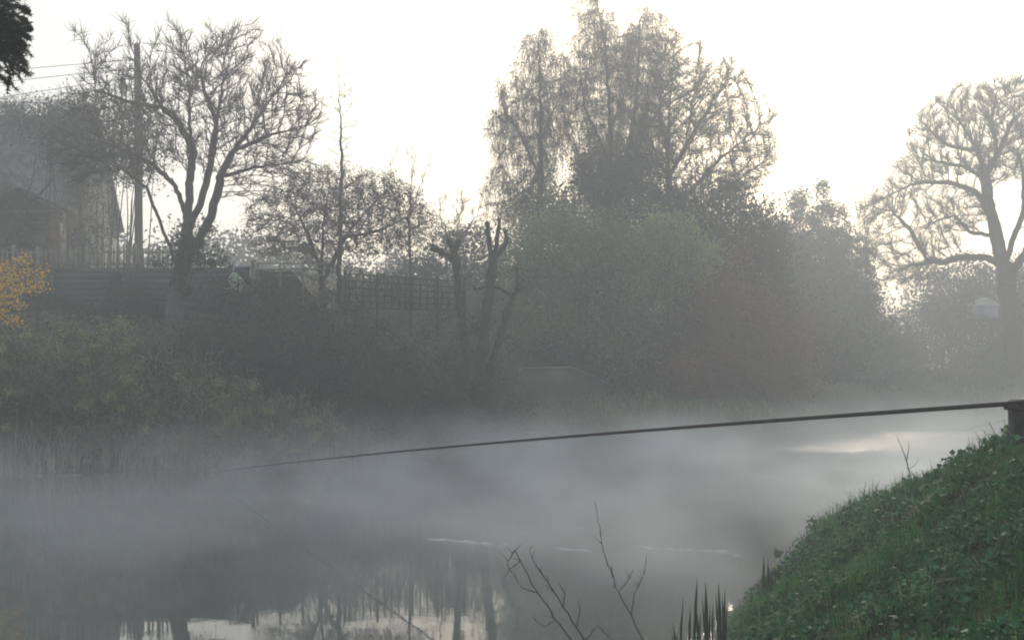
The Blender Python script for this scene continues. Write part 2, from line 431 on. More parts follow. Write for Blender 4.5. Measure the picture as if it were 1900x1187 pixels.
def tree_mesh(pos, par, r, thick, rroot):
    """returns limbs and twigs as two Geos; rings are shared along the main line of each limb"""
    n = len(pos); par = np.asarray(par); has = par >= 0
    d = np.zeros((n, 3)); d[has] = pos[has] - pos[par[has]]
    ch = np.full(n, -1); best = np.zeros(n)
    for i in range(n):
        p_ = par[i]
        if p_ >= 0 and r[i] > best[p_]: best[p_] = r[i]; ch[p_] = i
    d[~has] = pos[ch[~has]] - pos[~has] if (~has).any() else 0
    d = norm(d); u, v = frames(d)
    trunk, crown = Geo(), Geo()
    for geo_, selm, sides in ((trunk, has & (r >= thick), 7), (crown, has & (r < thick), 3)):
        I = np.where(selm)[0]
        if len(I) == 0: continue
        pI = par[I]; main = ch[pI] == I
        ra = np.where(main, r[pI], r[I] * 1.15); ra = np.minimum(ra, r[I] * 1.6)
        ua = np.where((main)[:, None], u[pI], u[I]); va = np.where((main)[:, None], v[pI], v[I])
        a = np.arange(sides) * 2 * PI / sides; ca, sa = np.cos(a)[None, :, None], np.sin(a)[None, :, None]
        R0 = pos[pI][:, None] + ra[:, None, None] * (ca * ua[:, None] + sa * va[:, None])
        R1 = pos[I][:, None] + r[I][:, None, None] * (ca * u[I][:, None] + sa * v[I][:, None])
        Vv = np.concatenate([R0, R1], 1); k = np.arange(sides)
        f = np.stack([k, (k + 1) % sides, (k + 1) % sides + sides, k + sides], -1)[None] + (np.arange(len(I)) * 2 * sides)[:, None, None]
        geo_.add(Vv.reshape(-1, 3), f.reshape(-1, 4))
    return trunk, crown, d
def ell_pts(ells, n, shell=0.0):
    """points in a union of ellipsoids given as (px, py, D, rx_px, ry_px, depth_m)"""
    vol = np.array([e[3] * e[4] * (e[2] ** 2) * e[5] for e in ells]); cnt = rng.multinomial(n, vol / vol.sum())
    out_ = []
    for e, c in zip(ells, cnt):
        q = norm(rng.normal(size=(c, 3))) * (rng.uniform(shell ** 3, 1, (c, 1)) ** (1 / 3))
        s = e[2] / F
        out_.append(q * np.array([e[3] * s, e[5], e[4] * s]) + np.array([X(e[0], e[2]), e[2], Z(e[1], e[2])]))
    return np.concatenate(out_)
def limb(pts, D, dd=0.0):
    """a limb traced as (px, py) pairs; dd bends it away in depth along its length"""
    n = len(pts); return [P(a, b, D + dd * (i / max(1, n - 1))) for i, (a, b) in enumerate(pts)]
def bare_tree(name, label, cat, limbs, ells, natt, step, tip, thick, rbase, twl=.3, ntw=3, tm='twig', bm='bark', p=2.35, group=None,
              trop=(0, 0, .1), up=.35, twr=.006, wig=.18, di=None, dk=None, twig_sel=1.6, leafm=None, nleaf=0, leafs=.06, drop=0, shell=0, pw=1.2, out=None, outk=0.0, dev=.65, kids=3):
    att = ell_pts(ells, natt, shell)
    pos, par, hand = grow(limbs, att, step, di or step * 9, dk or step * 2.0, trop=trop, wig=wig, out=None if out is None else np.array(out), outk=outk, kids=kids)
    r = radii(par, tip, p); k = rbase / r[0]
    r = np.where(r > tip * 1.01, tip + (rbase - tip) * ((r - tip) / (r[0] - tip)) ** pw, r)
    trunk, crown, d = tree_mesh(pos, par, r, thick, rbase)
    base = limbs[0][0]
    root = empty(name, base, label, cat, group)
    print(name, 'nodes', len(pos), 'hand', hand)
    # fine end twigs
    sel = np.where(r < tip * twig_sel)[0]; sel = np.repeat(sel, ntw)
    dirs = norm(d[sel] + rng.normal(size=(len(sel), 3)) * dev + np.array([0, 0, up]) + (norm(pos[sel] - np.array(out)) * outk * .8 if outk else 0))
    A = pos[sel] + (pos[par[sel]] - pos[sel]) * rng.uniform(0, 1, (len(sel), 1)); L_ = twl * rng.uniform(.4, 1.2, (len(sel), 1))
    mid = A + dirs * L_ * .5; end = mid + norm(dirs + rng.normal(size=dirs.shape) * .3 + np.array([0, 0, up * .6])) * L_ * .5
    segs(crown, A, mid, twr, twr * .8); cones(crown, mid, end, twr * .8)
    if drop:      # hanging twigs of a weeping tree
        s2 = rng.choice(sel, drop); q = pos[s2] + rng.normal(size=(drop, 3)) * .08
        dv = norm(rng.normal(size=(drop, 3)) * .35 + np.array([0, 0, -.15])); ln = rng.uniform(.25, 1.25, (drop, 1)) / 5
        lv = []
        for kk in range(5):
            dv = norm(dv + np.array([0, 0, -.55]) + rng.normal(size=dv.shape) * .12); e = q + dv * ln
            if kk < 4: segs(crown, q, e, twr * .8, twr * .6)
            else: cones(crown, q, e, twr * .6)
            lv.append(q + (e - q) * rng.uniform(0, 1, (drop, 1))); q = e
        if leafm:
            gl = Geo(); lv = np.concatenate(lv); lv = lv[rng.choice(len(lv), min(len(lv), nleaf))]
            leaves(gl, lv + rng.normal(size=lv.shape) * .03, leafs, dirn=np.array([0, 0, -1.])); tag(gl.build('foliage', M[leafm], root), kind='stuff')
    elif leafm:
        gl = Geo(); q = end[rng.choice(len(end), nleaf)]; leaves(gl, q + rng.normal(size=q.shape) * .06, leafs); tag(gl.build('foliage', M[leafm], root), kind='stuff')
    if trunk.n: trunk.build('trunk', M[bm], root, smooth=True)
    crown.build('crown', M[tm], root)
    return root, pos, r

# ------------------------------------------------------------------ shrubs and masses of foliage
def mass_pts(ells, n, nclump, cs, shell=.55):
    cc = ell_pts(ells, nclump, shell); k = rng.integers(0, nclump, n)
    sz = cs * rng.uniform(.5, 1.4, nclump)
    return cc[k] + rng.normal(size=(n, 3)) * sz[k][:, None] * np.array([1, 1, .75])
def shrub(name, label, cat, ells, m, n, nclump=120, cs=.22, leaf=.09, stems=25, sm='brown_twig', sr=.012, group=None, shell=.5, base=None, whips=0, wl=.6, up=.3, asp=.55, whip_up=1.0, core=0.0):
    e0 = ells[0]
    bx, by = (X(e0[0], e0[2]), e0[2]) if base is None else base
    bz = max(Hs(bx, by), -.05)
    root = empty(name, (bx, by, bz), label, cat, group)
    g_ = Geo(); pts = mass_pts(ells, n, nclump, cs, shell)
    if core > 0:
        k = int(n * core); pts[:k] = ell_pts([(a, b, c, d_ * .86, e_ * .86, f_ * .86) for a, b, c, d_, e_, f_ in ells], k)
    pts = pts[pts[:, 2] > np.maximum(H(pts[:, 0], pts[:, 1]), 0) - .05]
    leaves(g_, pts, leaf, up=up, asp=asp); tag(g_.build('foliage', M[m], root), kind='stuff')
    gs = Geo()
    if stems:
        tops = ell_pts(ells, stems, .6)
        foot = np.stack([tops[:, 0] * .75 + bx * .25 + rng.normal(size=stems) * .15, tops[:, 1] * .8 + by * .2, np.zeros(stems)], 1)
        foot[:, 2] = np.maximum(H(foot[:, 0], foot[:, 1]), 0) - .05
        prev = foot
        for k in range(1, 5):
            t = k / 4; q = foot + (tops - foot) * np.array([t ** 1.4, t ** 1.4, t]) + rng.normal(size=tops.shape) * .07
            segs(gs, prev, q, sr * (1.15 - t * .7), sr * (1.0 - t * .7), 4); prev = q
    if whips:
        A = mass_pts(ells, whips, nclump, cs, .85); dv = norm(rng.normal(size=(whips, 3)) * .6 + np.array([0, 0, whip_up])); q = A
        ln = wl * rng.uniform(.3, 1.2, (whips, 1)) / 3
        for k in range(3):
            e = q + dv * ln; (segs(gs, q, e, .006, .005) if k < 2 else cones(gs, q, e, .005)); dv = norm(dv + rng.normal(size=dv.shape) * .25); q = e
    if stems or whips: tag(gs.build('stems', M[sm], root), kind='stuff')
    return root

# ================================================================== LEFT BANK, back to front
# slate-roofed house behind the garden
D0 = 50
PD = 50.0
root = empty('house', (X(0, 51), 51, 4.9), 'large slate-roofed house at the far left behind the bare tree', 'house')
xr = X(118, 49); xl = -17.5 - 6
g = Geo()
zr_, ze = Z(215, 52.7), Z(398, 49.2)
y_e, y_r = 49.2, 52.7
rows = 16
for i in range(rows):           # slate courses, each lapping the one below
    t0, t1 = i / rows, (i + 1) / rows
    y0, y1 = y_e + (y_r - y_e) * t0, y_e + (y_r - y_e) * t1; z0, z1 = ze + (zr_ - ze) * t0, ze + (zr_ - ze) * t1
    g.add([(xl, y0, z0 + .03), (xr + .15, y0, z0 + .03), (xr + .15, y1, z1), (xl, y1, z1), (xl, y0, z0), (xr + .15, y0, z0)], [(0, 1, 2, 3), (4, 5, 1, 0)])
g.add([(xl, y_r, zr_), (xr + .15, y_r, zr_), (xr + .15, 56.2, ze), (xl, 56.2, ze)], [(0, 1, 2, 3)])
rf = g.build('roof', M['slate'], root)
g = Geo(); tube(g, [(xl, y_r, zr_ + .05), (xr + .15, y_r, zr_ + .05)], [.11, .11], 8); g.build('ridge_tiles', M['felt'], rf)
g = Geo(); box(g, xl, xr, 49.6, 55.9, 4.6, ze + .12)
g.add([(xr, 49.6, ze + .12), (xr, 55.9, ze + .12), (xr, y_r, zr_ - .15)], [(0, 1, 2)]); g.build('wall', M['render_wall'], root)
for px in (-60, 30):
    g = Geo(); x0 = X(px, 49.6); box(g, x0, x0 + 1.1, 49.52, 49.6, 6.0, 7.1); wdw = g.build('window', M['white'], root)
    g = Geo(); box(g, x0 + .08, x0 + .51, 49.50, 49.517, 6.08, 7.02); box(g, x0 + .59, x0 + 1.02, 49.50, 49.517, 6.08, 7.02); g.build('pane', M['glass'], wdw)

# utility pole and its wires
root = empty('utility_pole', (X(256, 50), 50, 5.0), 'tall dark wooden pole rising through the bare tree', 'utility pole')
g = Geo(); tube(g, [(X(258, 50), 50, 4.8), (X(256, 50), 50, Z(180, 50)), (X(254, 50), 50, Z(82, 50))], [.16, .13, .11], 10); g.build('pole', M['bark'], root, True)
for py in (112, 128, 146):
    g = Geo(); tube(g, [P(250, py, 49.9), P(241, py, 49.9)], [.03, .03], 6); tube(g, [P(241, py + 2, 49.9), P(241, py - 6, 49.9)], [.035, .05], 6)
    g.build('insulator', M['white'], root)
for lab, y0, y1, y2 in (('topmost of the three overhead wires crossing the upper left sky', 112, 121, 136), ('middle one of the three overhead wires crossing the upper left sky', 128, 139, 158),
                        ('lowest of the three overhead wires crossing the upper left sky', 146, 158, 188)):
    ts = np.linspace(0, 1, 16); pts = []
    for t in ts:
        px = 241 + (-260 - 241) * t; py = y0 + (y2 - y0) * (1.55 * t + .42 * t * t); pts.append(P(px, py, 50 - 6 * t))
    g = Geo(); tube(g, pts, [.011] * 16, 4); tag(g.build('overhead_wire', M['wire']), lab, 'wire', 'overhead wires from the wooden pole')

# trees and hedges behind the garden
shrub('evergreen_tree', 'dark ragged evergreen behind the left limbs of the bare tree', 'tree',
      [(170, 250, 47, 95, 60, 2.2), (235, 285, 47, 80, 60, 2), (110, 235, 47, 50, 40, 1.6), (250, 210, 47, 50, 40, 1.5)], 'holly', 11000, 110, .35, .10, 22, 'twig', .03, whips=700, wl=.9)
shrub('ivy_hedge', 'dark shaggy hedge top above the slate roof at the left edge', 'hedge',
      [(-20, 215, 52, 80, 26, 1.2), (60, 215, 52, 60, 26, 1.2), (135, 220, 52, 50, 30, 1.2)], 'holly', 6000, 120, .22, .10, 12, 'twig', .03, whips=500, wl=.8)
shrub('climbing_ivy', 'thin creeper tangled over the gable wall right of the shed', 'creeper',
      [(150, 370, 48.5, 30, 60, .5), (190, 400, 48.5, 26, 50, .5), (170, 440, 47.5, 46, 30, .5), (140, 330, 48.5, 26, 40, .5)], 'holly', 4200, 120, .16, .08, 26, 'twig', .015, whips=420, wl=.6)
shrub('garden_shrub', 'loose twiggy shrub half hiding the garden shed', 'shrub',
      [(5, 372, 42.3, 48, 34, .6), (-30, 420, 42.3, 50, 60, .8), (20, 420, 42.2, 30, 36, .4), (120, 405, 42.4, 22, 30, .4)], 'bramble_brown', 3600, 60, .2, .08, 40, 'brown_twig', .015, whips=700, wl=.7)

bare_tree('garden_thorn', 'bare twiggy thorn tangle in front of the slate roof at the far left', 'tree',
          [limb([(30, 480), (40, 400), (60, 330), (70, 280)], 45.5), limb([(38, 420), (10, 340), (-10, 290)], 45.5), limb([(40, 400), (100, 330), (140, 290)], 45.5, -.5)],
          [(60, 290, 45.5, 95, 60, 1.2), (0, 330, 45.5, 60, 50, 1.0), (130, 330, 45.5, 60, 55, 1.0)], 1500, .16, .008, .035, .07, twl=.4, ntw=3, twr=.007, tm='brown_twig', up=.3, p=2.2)
# garden shed
DS = 43.0
root = empty('garden_shed', (X(45, DS), DS, 4.9), 'small dark wooden garden shed with a gabled felt roof', 'shed')
ax, az = X(40, DS), Z(349, DS); ex, ez = X(128, DS), Z(389, DS); lx = 2 * ax - ex
for s, nm in ((1, 'roof'), (-1, 'roof')):
    g = Geo(); tx = ex if s > 0 else lx
    V = [(ax, DS - .25, az), (tx, DS - .25, ez), (tx, DS + .9, ez), (ax, DS + .9, az), (ax, DS - .25, az - .10), (tx, DS - .25, ez - .10), (tx, DS + .9, ez - .10), (ax, DS + .9, az - .10)]
    g.add(V, [(0, 1, 2, 3), (7, 6, 5, 4), (0, 4, 5, 1), (1, 5, 6, 2), (3, 2, 6, 7)]); g.build(nm, M['felt'], root)
wl_, wr_ = lx + .25, ex - .28
g = Geo(); V = [(wl_, DS, ez - .02), (wr_, DS, ez - .02), (ax, DS, az - .14), (wl_, DS + .04, ez - .02), (wr_, DS + .04, ez - .02), (ax, DS + .04, az - .14)]
g.add(V, [(0, 1, 2), (5, 4, 3)]); g.add(V, [(0, 3, 4, 1), (1, 4, 5, 2), (2, 5, 3, 0)]); g.build('gable_board', M['shed_wood'], root)
zt = ez - .04; pl_h = .155; k = 0
while zt > 5.0:
    g = Geo(); tilt = .012
    x0, x1 = wl_, wr_ - .05
    V = [(x0, DS - .012, zt - pl_h + .008), (x1, DS - .012, zt - pl_h + .008), (x1, DS + .008, zt), (x0, DS + .008, zt), (x0, DS + .04, zt - pl_h + .008), (x1, DS + .04, zt - pl_h + .008), (x1, DS + .04, zt), (x0, DS + .04, zt)]
    g.add(V, [(0, 1, 2, 3), (5, 4, 7, 6), (0, 4, 5, 1), (3, 2, 6, 7), (1, 5, 6, 2), (0, 3, 7, 4)]); g.build('plank', M['shed_wood'], root); zt -= pl_h
g = Geo(); box(g, wr_ - .30, wr_ + .02, DS - .10, DS + .02, 4.9, ez - .1); tag(g.build('corner_post', M['shed_post'], root), 'reddish brown corner post')
g = Geo(); box(g, wr_ + .022, wr_ + .08, DS - .09, DS + .0, Z(440, DS), Z(415, DS)); g.build('drip_strip', M['white'], root)
g = Geo(); box(g, X(38, DS), X(100, DS), DS - .07, DS - .02, Z(462, DS), Z(436, DS)); wn = g.build('window', M['glass'], root)
g = Geo(); box(g, X(36, DS), X(102, DS), DS - .13, DS - .072, Z(436, DS), Z(431, DS)); g.build('sill', M['white'], wn)
g = Geo(); box(g, wl_ + .01, wr_ - .06, DS + .05, DS + .8, 4.8, ez - .05); g.build('side_wall', M['shed_wood'], root)

# picket fence on the terrace edge
DF = 41.6
root = empty('picket_fence', (X(200, DF), DF, 4.95), 'low pale picket fence on the terrace between shed and bare tree', 'fence')
zb, ztp = Z(497, DF), Z(462, DF)
for px in range(-20, 340, 45):
    g = Geo(); x = X(px, DF); box(g, x - .045, x + .045, DF - .045, DF + .045, zb - .2, Z(456 + random.uniform(-3, 3), DF)); g.build('post', M['fence_wood'], root)
for py in (468, 489):
    g = Geo(); box(g, X(-40, DF), X(340, DF), DF + .05, DF + .08, Z(py + 2, DF), Z(py - 1.5, DF)); g.build('rail', M['fence_wood'], root)
pk = None
for k, px in enumerate(np.arange(-14, 338, 9.0)):
    if abs((px + 20) % 45) < 4: continue
    x = X(px, DF)
    if pk is None:
        g = Geo(); box(g, -.025, .025, -.012, .012, 0, .5); g.add([(-.025, -.012, .5), (.025, -.012, .5), (.025, .012, .5), (-.025, .012, .5), (0, 0, .55)], [(0, 1, 4), (1, 2, 4), (2, 3, 4), (3, 0, 4)]); pk = g.mesh('picket', M['fence_wood'])
    o = bpy.data.objects.new('picket', pk); C.collection.objects.link(o); o.parent = root
    o.location = (x - root.location[0], .035, zb + .03 - root.location[2] + random.uniform(-.03, .03)); o.rotation_euler = (0, random.uniform(-.03, .03), 0)

# weathered board wall holding the terrace
root = empty('retaining_wall', (X(200, 40.9), 40.9, 3.6), 'dark weathered board wall below the picket fence', 'retaining wall')
for k in range(9):
    z1 = Z(497, 40.9) - k * .165
    for j, (a, b) in enumerate(((-60, 95), (95, 232), (232, 430))):
        g = Geo(); o_ = random.uniform(-.008, .008)
        box(g, X(a, 40.9) + .006, X(b, 40.9) - .006, 40.9 + o_, 40.94 + o_, z1 - .155, z1); g.build('board', M['board'], root)
for px in (-58, 95, 232, 428):
    g = Geo(); x = X(px, 40.8); box(g, x - .06, x + .06, 40.76, 40.88, 3.4, Z(492, 40.8)); g.build('post', M['board'], root)

for lb_, e_ in (('ivy bush smothering the left end of the board wall', [(90, 560, 39.9, 46, 28, .6), (130, 585, 39.6, 60, 22, .6)]), ('ivy bush against the board wall just left of the pale trunk', [(235, 540, 39.9, 36, 34, .6), (270, 580, 39.5, 50, 24, .6)]), ('low dark ivy bush under the board wall between two others', [(175, 592, 39.0, 60, 20, .6)])):
    shrub('ivy_bush', lb_, 'ivy', e_, 'ivy', 3600, 70, .17, .07, 14, 'twig', .012, 'ivy bushes along the board wall', whips=160, wl=.5)
# odds and ends on the terrace
root = empty('gate_post', (X(470, 40.3), 40.3, 4.2), 'short pale post standing right of the pale green sack', 'post')
g = Geo(); x = X(470, 40.3); box(g, x - .055, x + .055, 40.25, 40.36, 3.9, Z(486, 40.3)); g.build('shaft', M['fence_wood'], root)
g = Geo(); box(g, x - .07, x + .07, 40.235, 40.375, Z(486, 40.3), Z(483, 40.3)); g.build('cap', M['fence_wood'], root)
g = Geo()                           # crumpled sack
for i in range(9):
    pass
nn = 14; ring = []
cx, cy = X(437, 40), 40.0; z0, z1 = Z(537, 40), Z(506, 40)
for i, t in enumerate(np.linspace(0, 1, 9)):
    a = np.arange(nn) * 2 * PI / nn; rr = (.185 + .02 * math.sin(t * PI) - .13 * max(0, t - .62) / .38) / (np.abs(np.cos(a)) ** 4 + np.abs(np.sin(a)) ** 4) ** .25 * (1 + .05 * math.sin(7 * t)) * (1 + .14 * np.sin(3 * a + 4 * t) + .08 * np.sin(7 * a - 5 * t))
    ring.append(np.stack([cx + rr * np.cos(a) + .03 * math.sin(5 * t), cy + rr * .7 * np.sin(a), np.full(nn, z0 + (z1 - z0) * t)], 1))
ring = np.array(ring); id_ = np.arange(9 * nn).reshape(9, nn); nx2 = np.roll(id_, -1, 1)
g.add(ring.reshape(-1, 3), np.stack([id_[:-1], nx2[:-1], nx2[1:], id_[1:]], -1).reshape(-1, 4)); top = np.vstack([ring[-1], [[cx, cy, z1 - .03]]]); kk = np.arange(nn); g.add(top, np.stack([kk, (kk + 1) % nn, np.full(nn, nn)], -1))
tag(g.build('plastic_sack', M['sack'], smooth=True), 'pale green plastic sack glowing on the dark terrace', 'sack')
g = Geo(); x0, x1 = X(418, 39.9), X(448, 39.9); zz = Z(541, 39.9)
box(g, x0, x1, 39.6, 39.95, zz, zz + .03)
for a in ((x0, x1, 39.6, 39.63), (x0, x1, 39.92, 39.95), (x0, x0 + .03, 39.63, 39.92), (x1 - .03, x1, 39.63, 39.92)): box(g, *a, zz + .03, zz + .10)
tag(g.build('seed_tray', M['sack']), 'shallow pale green tray beneath the plastic sack', 'tray')
root = empty('storage_box', (X(450, 40.6), 40.6, Z(505, 40.6)), 'small lilac lidded box left of the pale post', 'box')
g = Geo(); box(g, X(436, 40.6), X(463, 40.6), 40.45, 40.8, Z(510, 40.6) - .3, Z(498, 40.6)); g.build('body', M['board'], root)
g = Geo(); box(g, X(434, 40.6), X(465, 40.6), 40.42, 40.83, Z(498, 40.6), Z(494, 40.6)); g.build('lid', M['lilac'], root)
root = empty('wire_panel_fence', (X(520, 41), 41, 4.6), 'low panel fence right of the short pale post', 'fence')
for px in (478, 520, 562, 604): 
    g = Geo(); x = X(px, 41); box(g, x - .03, x + .03, 40.97, 41.03, 3.9, Z(486, 41)); g.build('post', M['fence_wood'], root)
for py in (489, 500, 511):
    g = Geo(); box(g, X(476, 41), X(606, 41), 40.94, 40.965, Z(py + 1.2, 41), Z(py - 1.2, 41)); g.build('rail', M['fence_wood'], root)

# trellis above the scrub
DT = 39.6
root = empty('trellis_fence', (X(745, DT), DT, 3.7), 'open square-grid wooden trellis above the dark scrub', 'trellis')
for px in (640, 700, 762, 812, 862):
    g = Geo(); x = X(px, DT); box(g, x - .04, x + .04, DT - .04, DT + .04, 3.1, Z(500 + (px - 640) * .07, DT)); g.build('post', M['trellis'], root)
for px in np.arange(648, 860, 13.2):
    g = Geo(); x = X(px, DT); top = 506 + (px - 640) * .07 + random.uniform(-1.5, 1.5); box(g, x - .019, x + .019, DT - .075, DT - .057, Z(574, DT), Z(top, DT)); g.build('upright_slat', M['trellis'], root)
for j, py in enumerate((508, 521, 534, 547, 560, 572)):
    g = Geo(); xa, xb = X(641, DT), X(861, DT); za, zb2 = Z(py, DT), Z(py + 15 * (1 - j / 6), DT)
    V = [(xa, DT - .057, za - .019), (xb, DT - .057, zb2 - .019), (xb, DT - .057, zb2 + .019), (xa, DT - .057, za + .019), (xa, DT - .041, za - .019), (xb, DT - .041, zb2 - .019), (xb, DT - .041, zb2 + .019), (xa, DT - .041, za + .019)]
    g.add(V, [(0, 1, 2, 3), (5, 4, 7, 6), (3, 2, 6, 7), (4, 5, 1, 0)]); g.build('cross_slat', M['trellis'], root)

# the big bare tree
DB = 36.8
limbs = [limb([(320, 615), (325, 560), (337, 500), (346, 450), (349, 400)], DB),
         limb([(349, 400), (352, 340), (359, 280), (350, 230), (352, 175), (345, 120)], DB, .6),
         limb([(359, 285), (330, 225), (300, 198), (256, 195), (215, 180), (176, 168), (171, 115), (150, 55)], DB, -1.2),
         limb([(347, 430), (372, 378), (390, 310), (400, 240), (413, 170), (417, 110), (430, 60)], DB, 1.0),
         limb([(358, 470), (392, 400), (412, 320), (432, 282), (495, 252), (545, 240), (600, 225)], DB, -1.0),
         limb([(435, 280), (480, 215), (520, 160), (545, 120)], DB, 1.4),
         limb([(346, 405), (325, 345), (285, 305), (235, 280), (185, 262), (130, 250)], DB, 1.2),
         limb([(330, 500), (300, 420), (272, 350), (225, 310), (188, 300)], DB, -1.0),
         limb([(402, 235), (380, 170), (372, 130)], DB, -1.2),
         limb([(300, 198), (262, 140), (242, 80), (236, 45)], DB, 1.3),
         limb([(412, 330), (470, 310), (540, 305)], DB, 1.1)]
limbs[2][0] = limbs[1][2]
bare_tree('bare_tree', 'large bare spreading tree with many upswept twigs above the left bank', 'tree', limbs,
          [(400, 200, DB, 150, 140, 2.6), (510, 225, DB, 84, 112, 2.1), (250, 205, DB, 105, 110, 2.1), (175, 200, DB, 44, 80, 1.2), (190, 300, DB, 105, 55, 1.4), (490, 330, DB, 95, 60, 1.4), (575, 220, DB, 22, 44, .8), (440, 85, DB, 70, 26, 1.2),
           (155, 85, DB, 14, 32, .3), (235, 75, DB, 20, 45, .4), (330, 95, DB, 50, 60, 1)],
          4100, .14, .009, .035, .22, twl=.46, ntw=3, twr=.0078, up=.25, trop=(0, 0, .12), p=2.2, di=2.6, dk=.25, wig=.13, out=P(350, 400, DB), outk=.6, dev=.62)
tr_ = [o for o in C.objects if o.name == 'bare_tree'][0]
g = Geo(); q = poly(limb([(320, 622), (323, 585), (327, 550), (331, 530)], DB), .12); tube(g, q, np.linspace(.27, .222, len(q)) + .006 * rng.normal(size=len(q)), 12)
tag(g.build('lower_trunk', M['pale_bark'], tr_, True), 'pale grey lower trunk')
trunk_ivy = shrub('trunk_ivy', 'dark ivy thicket wrapped round the fork of the large bare tree', 'ivy',
      [(346, 455, 36.6, 26, 46, .4), (336, 510, 36.6, 22, 40, .4), (382, 440, 36.6, 13, 34, .3), (300, 480, 36.6, 30, 14, .3), (395, 480, 36.6, 34, 18, .5)], 'ivy', 3600, 50, .12, .075, 0, whips=120, sm='twig', wl=.4, base=(X(330, 36.5), 36.5))

# slim trees and twiggy crowns right of the big one
bare_tree('birch_sapling', 'tall slender bare sapling with one straight stem right of the big tree', 'tree',
          [limb([(628, 560), (632, 420), (634, 300), (630, 190), (627, 95)], 40)],
          [(630, 380, 40, 62, 120, 1.0), (640, 230, 40, 42, 110, .8), (628, 130, 40, 16, 50, .3)], 420, .16, .006, .03, .07, twl=.35, ntw=2, twr=.0055, tm='brown_twig', up=.8, trop=(0, 0, .35), p=2.2)
bare_tree('twiggy_tree', 'round dense twiggy thorn tree between big tree and pollards', 'tree',
          [limb([(600, 590), (595, 500), (570, 430), (545, 380)], 42), limb([(600, 520), (640, 440), (690, 380)], 42, 1), limb([(598, 500), (600, 420), (610, 350)], 42, -1), limb([(640, 440), (700, 430), (760, 400)], 42)],
          [(590, 400, 42, 95, 95, 1.8), (690, 400, 42, 95, 85, 1.8), (510, 420, 42, 60, 70, 1.3), (760, 420, 42, 50, 60, 1.2), (650, 350, 42, 50, 40, 1)], 5200, .12, .008, .04, .10, twl=.3, ntw=4, twr=.0065, tm='twig', up=.3, p=2.2,
          leafm='scrub', nleaf=22000, leafs=.055)
bare_tree('fan_sapling', 'faint fan-shaped bare sapling left of the pollard trees', 'tree',
          [limb([(762, 560), (760, 470), (758, 400), (765, 330), (772, 290)], 47), limb([(760, 410), (735, 340), (722, 300)], 47), limb([(760, 400), (785, 330), (800, 300)], 47)],
          [(760, 350, 47, 52, 90, 1.0), (740, 420, 47, 42, 60, .9)], 300, .18, .007, .03, .05, twl=.45, ntw=2, twr=.006, tm='brown_twig', up=1.0, trop=(0, 0, .4), p=2.2)
bare_tree('back_thorn_tree', 'low reddish twig crown against the sky left of the weeping birches', 'tree',
          [limb([(845, 560), (848, 480), (850, 420), (862, 370)], 56), limb([(848, 470), (820, 420), (815, 380)], 56), limb([(848, 450), (885, 400), (895, 370)], 56)],
          [(850, 410, 56, 60, 60, 1.6), (800, 430, 56, 45, 45, 1.4), (890, 410, 56, 40, 60, 1.4)], 520, .2, .009, .04, .08, twl=.45, ntw=3, twr=.008, tm='brown_twig', up=.9, trop=(0, 0, .3), p=2.2)
shrub('misty_hedge', 'pale misty hedge behind the pollard trees', 'hedge',
      [(830, 500, 58, 60, 85, 1.6), (890, 500, 58, 60, 90, 1.6), (760, 530, 58, 60, 70, 1.6), (950, 520, 58, 50, 100, 1.6)], 'holly', 14400, 200, .26, .12, 30, 'twig', .02, whips=700, wl=.9, core=.3)
shrub('green_shrub', 'low dull green shrub behind the trellis', 'shrub',
      [(680, 530, 41.5, 70, 40, 1.0), (600, 520, 41.5, 50, 34, 1.0), (770, 560, 41.5, 60, 34, 1.0)], 'bramble', 6000, 100, .18, .07, 30, 'brown_twig', .012, whips=300, wl=.5)
shrub('terrace_hedge', 'dark hedge running along the terrace below the twiggy tree', 'hedge',
      [(470, 560, 39.6, 80, 40, 1.0), (560, 570, 39.4, 80, 42, 1.0), (400, 555, 39, 50, 36, .8), (640, 600, 38.6, 60, 34, .9)], 'ivy', 8500, 150, .2, .075, 30, 'twig', .012, whips=260, wl=.45)

# yellow shrub at the left edge
bare_tree('forsythia_bush', 'bright yellow-orange flowering shrub reaching in from the left edge', 'shrub',
          [limb([(-60, 640), (-40, 590), (-20, 555), (20, 530), (60, 515), (88, 505)], 32.2), limb([(-30, 570), (0, 520), (30, 490), (52, 478)], 32.2, .4), limb([(-40, 590), (0, 585), (25, 600), (45, 605)], 32.2, -.3), limb([(-20, 555), (30, 560), (60, 540), (88, 535)], 32.2, -.4)],
          [(0, 545, 32.2, 52, 62, .7), (45, 520, 32.2, 46, 36, .5), (20, 600, 32.2, 26, 22, .3), (-50, 560, 32.2, 60, 80, .7), (75, 530, 32.2, 18, 18, .2)], 560, .08, .004, .012, .03, twl=.12, ntw=3, twr=.004, up=.5, tm='brown_twig', bm='brown_twig',
          leafm='forsythia', nleaf=4600, leafs=.055, p=2.3)

